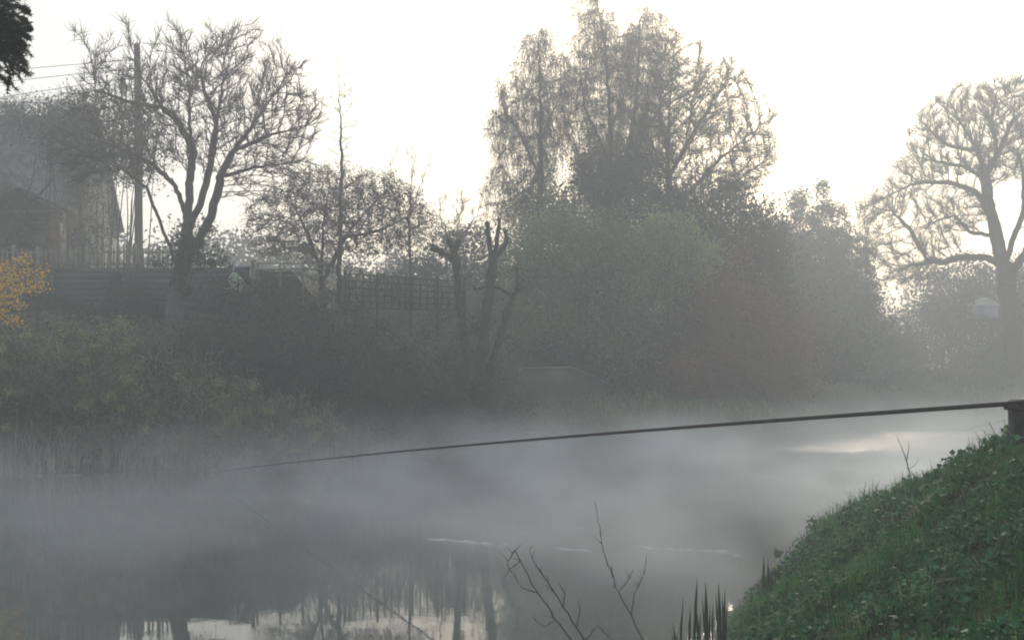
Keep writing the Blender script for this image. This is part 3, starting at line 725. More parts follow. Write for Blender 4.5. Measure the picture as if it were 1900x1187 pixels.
# brambles tumbling to the water
BR = [('bramble_bush', 'tall green-topped bramble mound at the left edge beneath the yellow shrub', [(20, 680, 32.0, 90, 78, 1.0), (70, 740, 31.0, 110, 100, 1.0), (-60, 720, 31, 100, 120, 1)], 'bramble', 15000),
      ('bramble_bush', 'leafy bramble mound with the palest arching tip, second from the left edge', [(170, 690, 32.4, 85, 80, 1.0), (215, 640, 33, 50, 42, .7), (190, 770, 31.3, 90, 80, .8)], 'bramble', 13000),
      ('bramble_bush', 'brown broad bramble mound below the pale trunk of the bare tree', [(310, 730, 33.2, 110, 62, 1.1), (330, 790, 32.0, 110, 62, .9)], 'bramble_brown', 14000),
      ('bramble_bush', 'sloping bramble mound with one pale bent stem, right of the broad brown one', [(425, 760, 33.6, 80, 48, .9), (430, 810, 32.8, 90, 42, .8)], 'bramble', 10000),
      ('bramble_bush', 'lowest bramble mound where the bank turns darker, last before the dark scrub', [(530, 790, 34.2, 80, 46, .9), (570, 815, 34.0, 60, 34, .7)], 'bramble_brown', 8500)]
for nm, lab, ells, m, n in BR:
    rt_ = shrub(nm, lab, 'bramble', ells, m, n, 75, .17, .058, 60, 'dead_stem', .007, 'bramble mounds on the left bank', whips=520, wl=.55, whip_up=.6, shell=.75, core=.15)
    g = Geo(); q = mass_pts([(a, b - 4, c - .25, d * 1.02, e * 1.02, f * 1.02) for a, b, c, d, e, f in ells], 2600, 34, .085, .96); leaves(g, q[q[:, 2] > .25], .062, up=1.0); tag(g.build('highlight_leaves', M['bramble_highlight'], rt_), kind='stuff')  # outer leaf clumps coloured paler, standing in for light on the mounds

# dark scrub on the steep bank
SC = [('scrub_bush', 'dark scrub directly right of the pale tree trunk', [(440, 650, 35.6, 80, 55, 1.1), (380, 640, 35.8, 50, 40, 1.0)], 'ivy', 8000, 0),
      ('scrub_bush', 'blue-green dark scrub above the lowest bramble mound', [(560, 690, 36.2, 95, 80, 1.2), (520, 640, 37.4, 70, 50, 1)], 'ivy', 12000, 60),
      ('scrub_bush', 'brownish twiggy scrub directly below the trellis', [(690, 680, 36.8, 85, 95, 1.2), (660, 620, 38, 60, 50, 1), (690, 780, 35.4, 80, 70, .8)], 'scrub', 13000, 500),
      ('scrub_bush', 'tall twiggy scrub at the foot of the left pollard stub', [(810, 690, 37.4, 80, 105, 1.2), (800, 780, 36.4, 90, 70, .8), (850, 620, 38.2, 50, 50, .8)], 'scrub', 13000, 600),
      ('scrub_bush', 'leafy scrub at the water point below the forked pollard', [(915, 740, 38.6, 66, 75, 1.0), (940, 790, 38.2, 50, 40, .7), (880, 700, 38.6, 50, 50, .8)], 'bramble_brown', 9000, 400)]
for nm, lab, ells, m, n, wh in SC:
    shrub(nm, lab, 'scrub', ells, m, n, 80, .21, .065, 70, 'brown_twig', .010, 'dark scrub on the steep left bank', whips=wh + 60, wl=.7, shell=.6)

# pollards
def knob(g_, p_, r_):
    n = 8
    for i in range(n):
        pass
    a = rng.normal(size=(26, 3)); a = norm(a)
    th = np.linspace(0, PI, 6); pts = [p_ + np.array([0, 0, r_ * -math.cos(t)]) for t in th]
    tube(g_, pts, [max(.01, r_ * math.sin(t) * (1 + .15 * rng.normal())) for t in th], 8)
def pollard(label, stems_, D):
    root = empty('pollard_tree', (X(stems_[0][0][0][0], D), D, 2.4), label, 'tree', 'hard-pruned pollard trees above the scrub')
    g_ = Geo(); sprouts = Geo()
    for pts, r0, r1 in stems_:
        q = poly(limb(pts, D), .12); q[1:-1] += rng.normal(size=q[1:-1].shape) * .012
        rr = np.linspace(r0, r1, len(q)) * (1 + .15 * rng.normal(size=len(q))); tube(g_, q, rr, 8)
        knob(g_, q[-1], r1 * 1.35)
        m_ = 16; A = np.repeat(q[-1][None], m_, 0); B = A + norm(rng.normal(size=(m_, 3)) + np.array([0, 0, .8])) * rng.uniform(.06, .34, (m_, 1)); cones(sprouts, A, B, .010)
    g_.build('trunk', M['bark'], root, True); tag(sprouts.build('sprouts', M['twig'], root), kind='stuff')
pollard('leaning pollard stub with a knobbly side arm, leftmost of the pollards',
        [([(868, 700), (858, 600), (850, 540), (846, 480), (843, 462)], .125, .09), ([(845, 485), (825, 472), (806, 462)], .085, .075), ([(843, 465), (836, 456), (833, 448)], .08, .06), ([(846, 465), (851, 450)], .09, .065), ([(812, 466), (803, 456)], .07, .05)], 37.6)
pollard('tallest pollard with a three-pronged fork like a raised hand, in the centre',
        [([(885, 720), (896, 640), (905, 560), (915, 480)], .16, .12), ([(915, 480), (907, 455), (904, 415)], .075, .055), ([(915, 480), (921, 455), (924, 432), (926, 408)], .07, .045), ([(916, 478), (930, 466), (940, 452), (938, 430)], .065, .045)], 37.8)
pollard('slanting pollard limb crossed by a thin level branch, rightmost of the pollards',
        [([(895, 720), (920, 650), (938, 590), (950, 548), (965, 536)], .11, .08), ([(958, 542), (961, 520), (960, 498)], .06, .04), ([(950, 548), (925, 534), (905, 531), (880, 536)], .05, .025)], 38.2)
g = Geo(); q = poly(limb([(930, 815), (955, 800), (975, 782), (992, 764)], 37.8), .15); tube(g, q, np.linspace(.03, .008, len(q)), 5)
for a, b in (((958, 797), (985, 796)), ((970, 786), (968, 764)), ((980, 776), (998, 774))):
    q = poly(limb([a, b], 37.8), .12); tube(g, q, np.linspace(.012, .004, len(q)), 4)
tag(g.build('fallen_branch', M['twig']), 'bare branch poking out over the water at the point of the scrub', 'branch')

def clump(x, y): return .5 + .5 * np.sin(x * 2.1 + 1.3 * np.sin(y * 1.7)) * np.sin(y * 2.6 + np.sin(x * 3.3))
# reeds and dead stems along the left water edge
def edge_pts(n, x0, x1, off0, off1):
    x = rng.uniform(x0, x1, n); y = np.interp(x, far_line[:, 0], far_line[:, 1]) + rng.uniform(off0, off1, n); return x, y
def blades(g_, x, y, z, h, w_, lean=.25, bend=.3):
    n = len(x); a = rng.uniform(0, 2 * PI, n); ld = np.stack([np.cos(a), np.sin(a), np.zeros(n)], 1)
    a2 = rng.uniform(0, 2 * PI, n); wd = np.stack([np.cos(a2), np.sin(a2), np.zeros(n)], 1)
    b = np.stack([x, y, z], 1); lv = np.abs(rng.normal(size=(n, 1))) * lean
    up_ = np.array([0, 0, 1.0]); h = h[:, None]; w_ = np.broadcast_to(w_, n)[:, None]
    m = b + (up_ * .6 + ld * lv * .5) * h; t = b + (up_ * (1 - lv * bend) + ld * lv * (1.2 + bend)) * h
    V = np.stack([b - wd * w_ / 2, b + wd * w_ / 2, m + wd * w_ * .42, m - wd * w_ * .42, t], 1).reshape(-1, 3)
    k = (np.arange(n) * 5)[:, None]
    g_.add(V, np.concatenate([np.array([[0, 1, 2]]) + k, np.array([[0, 2, 3]]) + k, np.array([[3, 2, 4]]) + k]))
g = Geo()
for cxp, n, hh in ((85, 22, 1.1), (110, 20, .8), (150, 45, 1.35), (205, 26, 1.2), (250, 20, .8), (300, 30, .75), (350, 36, .6), (440, 30, .6), (560, 40, .8), (640, 60, 1.0), (665, 50, .9), (760, 40, .6)):
    xx = X(cxp, 32) + rng.normal(size=n) * .32; yy = np.interp(xx, far_line[:, 0], far_line[:, 1]) + rng.uniform(-.15, .5, n)
    blades(g, xx, yy, np.zeros(n) - .02, hh * rng.uniform(.35, 1.1, n), .020, .28)
x, y = edge_pts(700, -12.5, .4, -.25, .6); blades(g, x, y, np.zeros(len(x)) - .02, rng.uniform(.12, .5, len(x)), .016, .7)
tag(g.build('dead_reeds', M['dead_stem']), 'pale dead reed stems along the foot of the left bank', 'reeds', kind='stuff')
g = Geo(); x, y = edge_pts(9000, -14, .6, .0, 9.0); z = H(x, y); ok = z > .0
leaves(g, np.stack([x, y, z + rng.uniform(0, .12, len(x))], 1)[ok], .09, up=1.2)
x, y = edge_pts(16000, -26, 1.0, .0, 22.0); z = H(x, y); leaves(g, np.stack([x, y, z + rng.uniform(0, .08, len(x))], 1), .10, up=1.2)
tag(g.build('ground_ivy', M['ivy']), 'dark ivy carpeting the left bank between the bushes', 'ivy', kind='stuff')

# ================================================================== MIDDLE DISTANCE beyond the point
# lit grass fringe, bare earth bank and pale path ledge
g = Geo()
x = rng.uniform(.5, 5.4, 5200); y = np.interp(x, far_line[:, 0], far_line[:, 1]) + np.abs(rng.normal(size=len(x))) * .8 - .5; blades(g, x, y, np.maximum(H(x, y), 0) - .02, rng.uniform(.06, .32, len(x)) * (.5 + clump(x * .6, y)), .022, .5)
x = rng.uniform(5, 13, 2600); y = np.interp(x, far_line[:, 0], far_line[:, 1]) + rng.uniform(-.4, .9, len(x)); blades(g, x, y, np.maximum(H(x, y), 0) - .02, rng.uniform(.1, .35, len(x)), .022, .4)
tag(g.build('bank_grass', M['pale_grass']), 'yellow-green tufts of grass on the low bank beyond the point', 'grass', kind='stuff')
g = Geo(); n = 26
xs = np.linspace(X(930, 49.8), X(1180, 49.8), n)
for k in range(1): pass
yb = np.interp(xs, far_line[:, 0], far_line[:, 1]) + 1.6
pr = []
for x_, y_ in zip(xs, np.linspace(48.6, 50.2, n)):
    tp = min(1, (x_ - xs[0]) / .8 + .15, (xs[-1] - x_) / 2.2); w1 = .12 * math.sin(x_ * 3.1) + .06 * math.sin(x_ * 7.7)
    pr.append([(x_, y_ - .6 + w1, .9), (x_, y_ - .25 + w1 * .7, 1.0 + .5 * tp + w1 * .3), (x_, y_ + w1 * .3, 1.2 + .9 * tp + w1 * .15), (x_, y_ + .25, 1.2 + .96 * tp)])
pr = np.array(pr); ii = np.arange(n * 4).reshape(n, 4)
g.add(pr.reshape(-1, 3), np.stack([ii[:-1, :-1], ii[1:, :-1], ii[1:, 1:], ii[:-1, 1:]], -1).reshape(-1, 4))
tag(g.build('earth_bank', M['bank_earth'], smooth=True), 'bare reddish earth bank across the water beyond the point', kind='structure')
g = Geo(); P0 = pr[:, 3]; V = np.concatenate([P0 + [0, 0, .004], P0 + [0, 1.6, .05]]); k = np.arange(n - 1)
g.add(V, np.stack([k, k + 1, k + 1 + n, k + n], -1)); tag(g.build('path', M['path'], smooth=True), 'pale gravel path on top of the earth bank', kind='structure')

shrub('willow_bush', 'pale green misty willow, broad and rounded, right of the pollards', 'willow',
      [(1050, 470, 52, 115, 100, 2.6), (1150, 500, 52, 110, 105, 2.6), (1010, 570, 51.5, 90, 90, 2.2), (1130, 610, 51.5, 120, 80, 2.4)], 'willow', 54400, 150, .50, .11, 90, 'brown_twig', .02, whips=3200, wl=1.5, whip_up=-.5, core=.3)
shrub('yellow_leaved_bush', 'yellow-green leafy crown beside the pale green willow', 'shrub',
      [(1232, 440, 51.5, 56, 52, 1.3), (1290, 480, 51.5, 50, 50, 1.3), (1230, 510, 51.5, 60, 50, 1.3)], 'yellow', 14400, 130, .25, .10, 30, 'brown_twig', .02, whips=400, wl=.9, core=.3)
shrub('russet_bush', 'reddish brown thicket at the water edge right of the willow', 'shrub',
      [(1340, 620, 52.5, 110, 120, 2.2), (1430, 660, 53.5, 90, 100, 2.0), (1260, 690, 51.2, 90, 80, 1.6), (1390, 720, 52.5, 110, 60, 1.5), (1340, 520, 52.5, 60, 60, 1.5)], 'russet', 41600, 120, .42, .10, 160, 'red_twig', .02, whips=4200, wl=1.4, core=.3)
shrub('low_thicket', 'dark low thicket between the earth bank and the russet bush', 'shrub',
      [(1160, 700, 50.2, 80, 50, 1.2), (1060, 650, 52, 70, 40, 1.2), (1245, 640, 52, 60, 90, 1.6), (990, 640, 52, 60, 40, 1.2), (1020, 735, 49.2, 60, 22, .5), (1100, 745, 49.4, 70, 24, .5)], 'scrub', 11200, 120, .25, .10, 40, 'red_twig', .02, whips=500, wl=.8, core=.3)
shrub('yew_tree', 'broad dark evergreen mass below the alder, centre right', 'tree',
      [(1340, 430, 57, 105, 82, 3), (1400, 510, 57, 68, 90, 2.6), (1280, 480, 57, 90, 90, 3), (1430, 580, 57, 52, 80, 2), (1250, 390, 57, 60, 46, 2.2)], 'conifer', 57600, 120, .55, .13, 40, 'twig', .05, whips=500, wl=.8, core=.3)
shrub('ivy_column', 'ivy-clad lower trunks and understorey below the weeping birches', 'shrub',
      [(1010, 420, 60, 60, 110, 2), (1110, 400, 60, 85, 120, 2.4), (1170, 370, 60, 60, 100, 2), (1130, 300, 60, 50, 60, 1.6)], 'holly', 35200, 130, .45, .12, 30, 'twig', .04, whips=900, wl=.9, core=.3)

bkw = dict(bm='bark', tm='brown_twig', trop=(0, 0, .15), p=2.25, leafm='birch_leaf')
bare_tree('weeping_birch', 'left weeping birch, lower and furthest from the alder', 'tree',
          [limb([(1000, 560), (1002, 420), (1004, 300), (1003, 200), (1000, 100), (1000, 60)], 58), limb([(1003, 330), (960, 240), (930, 190)], 58, 1), limb([(1003, 260), (1035, 190), (1050, 150)], 58, -1), limb([(1002, 420), (960, 350), (925, 300)], 58, -1)],
          [(1000, 220, 58, 62, 130, 1.8), (940, 240, 58, 42, 70, 1.6), (1000, 90, 58, 46, 40, 1.2), (950, 160, 58, 40, 34, 1), (935, 350, 58, 42, 60, 1.3), (1040, 150, 58, 34, 50, 1)], 2200, .19, .009, .05, .14, twl=.5, ntw=3, twr=.008, up=0, drop=5200, nleaf=10000, leafs=.06, **bkw)
bare_tree('weeping_birch', 'tallest weeping birch, its thin top cut by the upper picture edge', 'tree',
          [limb([(1128, 560), (1130, 420), (1133, 300), (1130, 180), (1122, 80), (1108, 0), (1105, -25)], 58.6), limb([(1132, 300), (1085, 200), (1075, 120)], 58.6, 1), limb([(1132, 240), (1165, 160), (1170, 110)], 58.6, -1), limb([(1130, 380), (1070, 300), (1050, 230)], 58.6, -1)],
          [(1115, 170, 58.6, 66, 140, 1.9), (1100, 35, 58.6, 48, 50, 1.2), (1150, 90, 58.6, 46, 50, 1.2), (1060, 110, 58.6, 34, 50, 1), (1130, 310, 58.6, 72, 90, 1.9), (1070, 200, 58.6, 40, 90, 1.4)], 3000, .19, .009, .05, .16, twl=.5, ntw=3, twr=.008, up=0, drop=7000, nleaf=13000, leafs=.06, **bkw)
bare_tree('weeping_birch', 'right weeping birch, its spire just left of the alder', 'tree',
          [limb([(1150, 560), (1158, 420), (1165, 300), (1180, 190), (1186, 90), (1187, 5)], 59.4), limb([(1168, 280), (1210, 190), (1228, 120)], 59.4, 1), limb([(1180, 180), (1160, 110), (1165, 60)], 59.4, -1)],
          [(1190, 150, 59.4, 52, 130, 1.6), (1200, 55, 59.4, 42, 46, 1), (1240, 90, 59.4, 34, 50, 1), (1215, 260, 59.4, 40, 90, 1.2)], 1700, .19, .009, .05, .13, twl=.5, ntw=3, twr=.008, up=0, drop=4200, nleaf=8000, leafs=.06, **bkw)
bare_tree('alder_tree', 'broad alder with layered level branches right of the birches', 'tree',
          [limb([(1245, 560), (1243, 420), (1240, 300), (1243, 200), (1250, 110), (1255, 60)], 56), limb([(1240, 330), (1290, 240), (1330, 180), (1360, 130)], 56, 1), limb([(1240, 300), (1225, 200), (1235, 90)], 56, -1.2), limb([(1243, 400), (1320, 310), (1380, 260), (1425, 225)], 56, -1),
           limb([(1243, 430), (1330, 360), (1390, 320), (1428, 295)], 56, 1), limb([(1270, 280), (1290, 160), (1300, 80)], 56, 1.4), limb([(1240, 330), (1200, 250), (1190, 200)], 56)],
          [(1270, 230, 56, 85, 110, 2.4), (1340, 200, 56, 60, 80, 2), (1380, 290, 56, 54, 75, 1.9), (1235, 120, 56, 40, 60, 1.2), (1300, 350, 56, 100, 40, 2.2), (1415, 225, 56, 24, 14, .6), (1290, 95, 56, 20, 22, .6), (1210, 300, 56, 50, 100, 2)],
          6800, .17, .010, .05, .19, twl=.44, ntw=5, twr=.009, tm='twig', up=.1, trop=(0, 0, .02), p=2.25, leafm='alder_leaf', nleaf=40000, leafs=.06, wig=.07, out=P(1250, 420, 56), outk=.6, dev=.5)

shrub('understorey_hedge', 'long low misty understorey behind the willow and russet thicket', 'hedge',
      [(960 + 85 * k, 640 + 10 * math.sin(2 * k), 60, 75, 70, 1.6) for k in range(8)], 'holly', 34000, 300, .4, .14, 40, 'twig', .02, whips=300, wl=.8, core=.75)

# ================================================================== RIGHT: misty far bank
DR = 74
cols = [(1482, 352, 30), (1526, 340, 34), (1562, 385, 34), (1455, 400, 26), (1600, 440, 34)]
lab = ['dark cypress top with a blunt point nearest the alder', 'tallest of the misty cypresses, in the middle of their row', 'shorter misty cypress right of the tallest one', 'low leftmost misty cypress beside the yew', 'lowest misty cypress at the right end of the row']
for (px, py, rw), lb in zip(cols, lab):
    ells = [(px, py + 30 + k * 38, DR, min(rw * 1.7, rw * (.50 + .28 * k)), 34, 1.2 + .15 * k) for k in range(7)]
    shrub('cypress_tree', lb, 'tree', ells, 'conifer', 24000, 120, .26, .14, 8, 'twig', .06, 'cypresses on the misty far bank', whips=260, wl=.6, base=(X(px, DR), DR + .2), core=.35, shell=.3)
shrub('misty_thicket', 'long misty thicket sloping down to the water below the cypresses', 'thicket',
      [(1520, 600, 72, 90, 95, 2.6), (1600, 630, 73, 80, 75, 2.6), (1660, 665, 75, 60, 50, 2.4), (1460, 660, 66, 60, 90, 2.4), (1560, 680, 70, 110, 60, 2)], 'holly', 44800, 300, .5, .15, 50, 'twig', .03, whips=700, wl=.9, core=.3)
shrub('dark_hedge_arch', 'dark rounded hedge under the large oak at the right edge', 'hedge',
      [(1760, 560, 77, 62, 62, 2.4), (1720, 620, 77, 50, 60, 2.2), (1800, 520, 77, 60, 44, 2.2), (1880, 560, 77, 60, 80, 2.4), (1820, 620, 77, 80, 60, 2.2), (1940, 600, 77, 60, 110, 2.4), (1790, 690, 76.5, 140, 50, 2)], 'holly', 54400, 300, .5, .15, 40, 'twig', .04, whips=600, wl=.8, core=.3)
g = Geo(); x0 = X(1828, 74.2)
root = empty('garden_summerhouse', (x0, 74.2, 2.6), 'pale low garden building half lost in mist below the oak', 'garden building')
box(g, x0 - .55, x0 + .62, 74.0, 75.5, Z(590, 74.2), Z(566, 74.2)); g.build('wall', M['lilac'], root)
g = Geo(); xm = x0 + .03; V = [(x0 - .7, 73.9, Z(567, 74.2)), (x0 + .78, 73.9, Z(567, 74.2)), (xm, 73.9, Z(552, 74.2)), (x0 - .7, 75.6, Z(567, 74.2)), (x0 + .78, 75.6, Z(567, 74.2)), (xm, 75.6, Z(552, 74.2))]
g.add(V, [(0, 1, 2), (5, 4, 3)]); g.add(V, [(0, 3, 4, 1), (1, 4, 5, 2), (2, 5, 3, 0)]); g.build('roof', M['white'], root)

DO = 66
lo = [limb([(1885, 700), (1880, 620), (1872, 560), (1864, 500), (1850, 445), (1838, 390), (1828, 330), (1815, 280), (1790, 240), (1770, 200)], DO),
      limb([(1846, 420), (1813, 356), (1760, 338), (1704, 337), (1655, 360), (1620, 375)], DO, -2),
      limb([(1848, 440), (1800, 430), (1770, 400), (1730, 412), (1700, 425)], DO, 2),
      limb([(1866, 500), (1834, 478), (1780, 478), (1745, 486), (1719, 480), (1688, 425), (1655, 392), (1612, 380)], DO, 1),
      limb([(1745, 486), (1700, 490), (1660, 500), (1640, 520)], DO, -1),
      limb([(1828, 325), (1860, 270), (1880, 220), (1885, 170)], DO, 2),
      limb([(1866, 490), (1885, 430), (1900, 390), (1900, 330), (1890, 280)], DO, -2),
      limb([(1815, 280), (1760, 270), (1720, 240), (1700, 215)], DO, 1.5),
      limb([(1868, 520), (1930, 430), (1960, 340), (1975, 260)], DO, 1),
      limb([(1828, 330), (1790, 310), (1740, 300), (1700, 290)], DO, 1.5),
      limb([(1850, 290), (1840, 220), (1850, 170)], DO, -1)]
bare_tree('oak_tree', 'large gnarled bare oak with a low crooked limb at the right edge', 'tree', lo,
          [(1775, 225, DO, 62, 52, 3), (1830, 200, DO, 46, 42, 3), (1880, 200, DO, 40, 55, 3), (1735, 265, DO, 50, 42, 2.5), (1700, 330, DO, 48, 36, 2.5), (1670, 370, DO, 40, 32, 2.2), (1640, 400, DO, 44, 34, 2.2), (1640, 450, DO, 34, 40, 2), (1690, 500, DO, 52, 34, 2.5), (1770, 400, DO, 64, 42, 3), (1740, 450, DO, 50, 34, 2), (1860, 290, DO, 50, 60, 3.5), (1790, 300, DO, 50, 40, 3), (1960, 220, DO, 60, 60, 4), (1960, 330, DO, 50, 70, 3.5), (1960, 450, DO, 50, 60, 3)],
          15000, .22, .012, .07, .44, twl=.8, ntw=5, twr=.010, up=.35, trop=(0, 0, .05), p=2.15, wig=.08, di=3.6, dk=.42, pw=1.05, out=P(1850, 450, DO), outk=.5, dev=.5)
bare_tree('poplar_sapling', 'thin upright bare sapling between the cypresses and the oak', 'tree',
          [limb([(1608, 560), (1606, 470), (1604, 400), (1602, 330)], 76), limb([(1606, 470), (1590, 400), (1584, 345)], 76), limb([(1606, 450), (1622, 390), (1626, 345)], 76)],
          [(1602, 400, 76, 36, 80, 1.2), (1610, 470, 76, 50, 60, 1.4)], 280, .28, .012, .05, .08, twl=.6, ntw=2, twr=.010, up=1, trop=(0, 0, .4), tm='brown_twig')
# trees beyond everything, closing the view
for px, D_, w_, h_, top_, lb in ((700, 88, 150, 110, 470, 'far grey wood showing between the twiggy tree and the birches'), (1180, 92, 260, 130, 470, 'far grey wood behind the willow'),
                                 (1650, 100, 260, 110, 520, 'far grey wood behind the cypresses and oak'), (250, 80, 260, 90, 430, 'far grey wood behind the bare tree and the garden')):
    ells = [(px + w_ * t, top_ + h_ * .9 + 12 * math.sin(9 * t + px), D_, w_ * .34, h_, 3) for t in (-1.1, -.66, -.2, .25, .7, 1.1)]
    shrub('distant_wood', lb, 'wood', ells, 'holly', 20000, 260, .7, .26, 20, 'twig', .05, 'far woods closing the view', whips=300, wl=1.2, core=.6)

# ================================================================== NEAR RIGHT BANK
# post and the cable across the river
DP = 9.4
px0, pz = X(1879, DP), Z(741, DP)
root = empty('mooring_post', (px0 + .09, DP, Hs(px0 + .09, DP)), 'dark square wooden post at the right edge on the grassy bank', 'post')
g = Geo(); zb = Hs(px0 + .09, DP) - .2
ys = [DP - .09, DP + .09]
lv = np.linspace(zb, pz - .012, 7)
R = []
for z_ in lv:
    j = rng.normal(size=(4, 2)) * .0018; R.append([(px0 + j[0, 0], ys[0], z_), (px0 + .18 + j[1, 0], ys[0], z_), (px0 + .18 + j[2, 0], ys[1], z_), (px0 + j[3, 0], ys[1], z_)])
zt = pz
R.append([(px0 + .012, ys[0] + .012, zt), (px0 + .168, ys[0] + .012, zt), (px0 + .168, ys[1] - .012, zt), (px0 + .012, ys[1] - .012, zt)])
R = np.array(R); ii = np.arange(len(R) * 4).reshape(-1, 4); n2 = np.roll(ii, -1, 1)
g.add(R.reshape(-1, 3), np.stack([ii[:-1], n2[:-1], n2[1:], ii[1:]], -1).reshape(-1, 4)); g.add(R[-1], [(0, 1, 2, 3)])
g.build('shaft', M['post'], root)
g = Geo(); 
for k in range(14):
    pass
ra = np.linspace(0, 2 * PI * 2.2, 40); rx, ry = .09 + .022, .09 + .022
loop = [(px0 + .09 + (rx) * np.clip(1.35 * math.cos(a), -1, 1), DP + ry * np.clip(1.35 * math.sin(a), -1, 1), pz - .035 - .018 * a / PI / 2) for a in ra]
tube(g, loop, [.012] * len(loop), 6); g.build('lashing', M['cable'], root, True)
A = np.array([px0 + .03, DP - .105, Z(747, DP - .105)]); De = 30.3; B = np.array([X(372, De), De, -.03])
t = np.linspace(0, 1, 60)[:, None]; line = A + (B - A) * t; line[:, 2] += .30 * (t * (1 - t))[:, 0]
g = Geo(); tube(g, line, np.linspace(.017, .0095, 60), 8); tag(g.build('mooring_cable', M['cable'], smooth=True), 'long thin dark cable reaching from the post across the river to the left bank', 'cable')

# turf: blades and broad leaves on the visible slope
def scatter(n, x0, x1, y0, y1, dens=None):
    x = rng.uniform(x0, x1, n); y = rng.uniform(y0, y1, n); s = -sdist(x, y, near_line); ok = s > .03
    px = 950 + x / np.maximum(y, .1) * F; ok &= (px > 1150) & (px < 2080)
    return x[ok], y[ok]
g = Geo()
for n, y0, y1, x1, h, wd in ((60000, 4.2, 9, 4.2, .10, .007), (70000, 9, 14, 6.2, .10, .009), (70000, 14, 30, 13, .11, .011)):
    x, y = scatter(n, .6, x1, y0, y1); c = clump(x, y); px = 950 + x / y * F; low = np.where((px > 1380) & (px < 1512) & (y > 12.5), .3, 1.0)
    blades(g, x, y, H(x, y) - .01, low * h * (.25 + 1.3 * c ** 1.5) * rng.uniform(.5, 1.5, len(x)), wd, .5, .5)
x, y = scatter(26000, .8, 7, 4.0, 18); k = clump(x * 1.7 + 3, y * 1.4) > .5; x, y = x[k], y[k]; blades(g, x, y, H(x, y) - .01, rng.uniform(.12, .27, len(x)), .0065, .45, .55)
tag(g.build('bank_turf', M['grass']), 'dewy dark green grass covering the near right bank', 'grass', kind='stuff')
g = Geo()
for n, y0, y1, x1, sz in ((30000, 4.2, 9, 4.2, .036), (30000, 9, 14, 6.2, .044), (24000, 14, 28, 12, .055)):
    x, y = scatter(n, .6, x1, y0, y1); c = clump(y, x * 1.3); k = rng.uniform(size=len(x)) < c * 1.1; x, y, c = x[k], y[k], c[k]
    leaves(g, np.stack([x, y, H(x, y) + .03 + rng.uniform(0, .10, len(x)) * (.4 + c)], 1), sz, up=1.6, asp=.85)
tag(g.build('bank_herbs', M['herb']), 'nettle and clover leaves among the grass of the near bank', 'ground cover', kind='stuff')

g = Geo(); x, y = scatter(9000, .8, 8, 4.0, 22); k = clump(x * 1.1 + 7, y * 1.9 + 2) > .35; x, y = x[k], y[k]
blades(g, x, y, H(x, y) - .01, rng.uniform(.08, .24, len(x)), .005, .7, .6)
tag(g.build('faded_grass', M['faded_grass']), 'faded straw and pale dewy blades mixed through the near bank grass', 'grass', kind='stuff')
g = Geo(); n = 1500; pxs = rng.uniform(1515, 1900, n); py_ = np.interp(pxs, [1360, 1450, 1550, 1700, 1900], [12.8, 16.6, 17.1, 16.7, 16.5]); Ds = np.where(pxs > 1775, rng.uniform(8.6, 10.2, n), py_ + rng.uniform(-1.2, .4, n))
x = X(pxs, Ds); k = clump(pxs * .035, Ds) > .3; x, Ds_, px_ = x[k], Ds[k], pxs[k]; ok = -sdist(x, Ds_, near_line) > .05; x, Ds_ = x[ok], Ds_[ok]
blades(g, x, Ds_, H(x, Ds_) - .01, rng.uniform(.14, .42, len(x)) * Ds_ / 17, .007 * Ds_ / 12, .5, .6)
tag(g.build('crest_grass', M['grass']), 'ragged taller grass tufts along the skyline of the near bank', 'grass', kind='stuff')
# dock and nettle tufts that break the skyline of the bank
def weed(label, px, py, D, h, n, m='herb', ls=.05, spread=.16):
    x, y = X(px, D), D; z = max(Hs(x, y), 0)
    root = empty('weed_tuft', (x, y, z), label, 'weed', 'broad-leaved weeds on the crest of the near bank')
    gs, gl = Geo(), Geo()
    for i in range(n):
        a = rng.uniform(0, 2 * PI); tip_ = np.array([x + math.cos(a) * spread * rng.uniform(.2, 1), y + math.sin(a) * spread, z + h * rng.uniform(.55, 1.1)]); b = np.array([x + .03 * math.cos(a), y + .03 * math.sin(a), z - .02])
        q = b + (tip_ - b) * np.linspace(0, 1, 5)[:, None] ** np.array([1.5, 1.5, 1]); tube(gs, q, np.linspace(.0045, .002, 5), 4)
        k = rng.uniform(.25, 1, 9)[:, None]; c = b + (tip_ - b) * k; leaves(gl, c + rng.normal(size=c.shape) * .025, ls, up=.8, asp=.7)
    tag(gs.build('stems', M['herb'], root), kind='stuff'); tag(gl.build('leaves', M[m], root), kind='stuff')
for lb, px, D_, h, n in (('weed clump on the crest just below the bare twig', 1688, 15.0, .20, 12), ('tallest leafy weed left of the post on the bank crest', 1780, 9.9, .10, 9), ('dark weed clump low on the crest, near the lone curved blade', 1640, 15.6, .20, 10),
                         ('small weed clump between the curved blade and the sunken stub', 1585, 16.4, .17, 8), ('weed clump right at the foot of the post', 1862, 9.5, .09, 8), ('broad weed clump midway along the crest', 1728, 14.6, .17, 10), ('dark pointed weed clump behind the sunken stub', 1520, 16.2, .27, 16)):
    weed(lb, px, 0, D_, h, n)

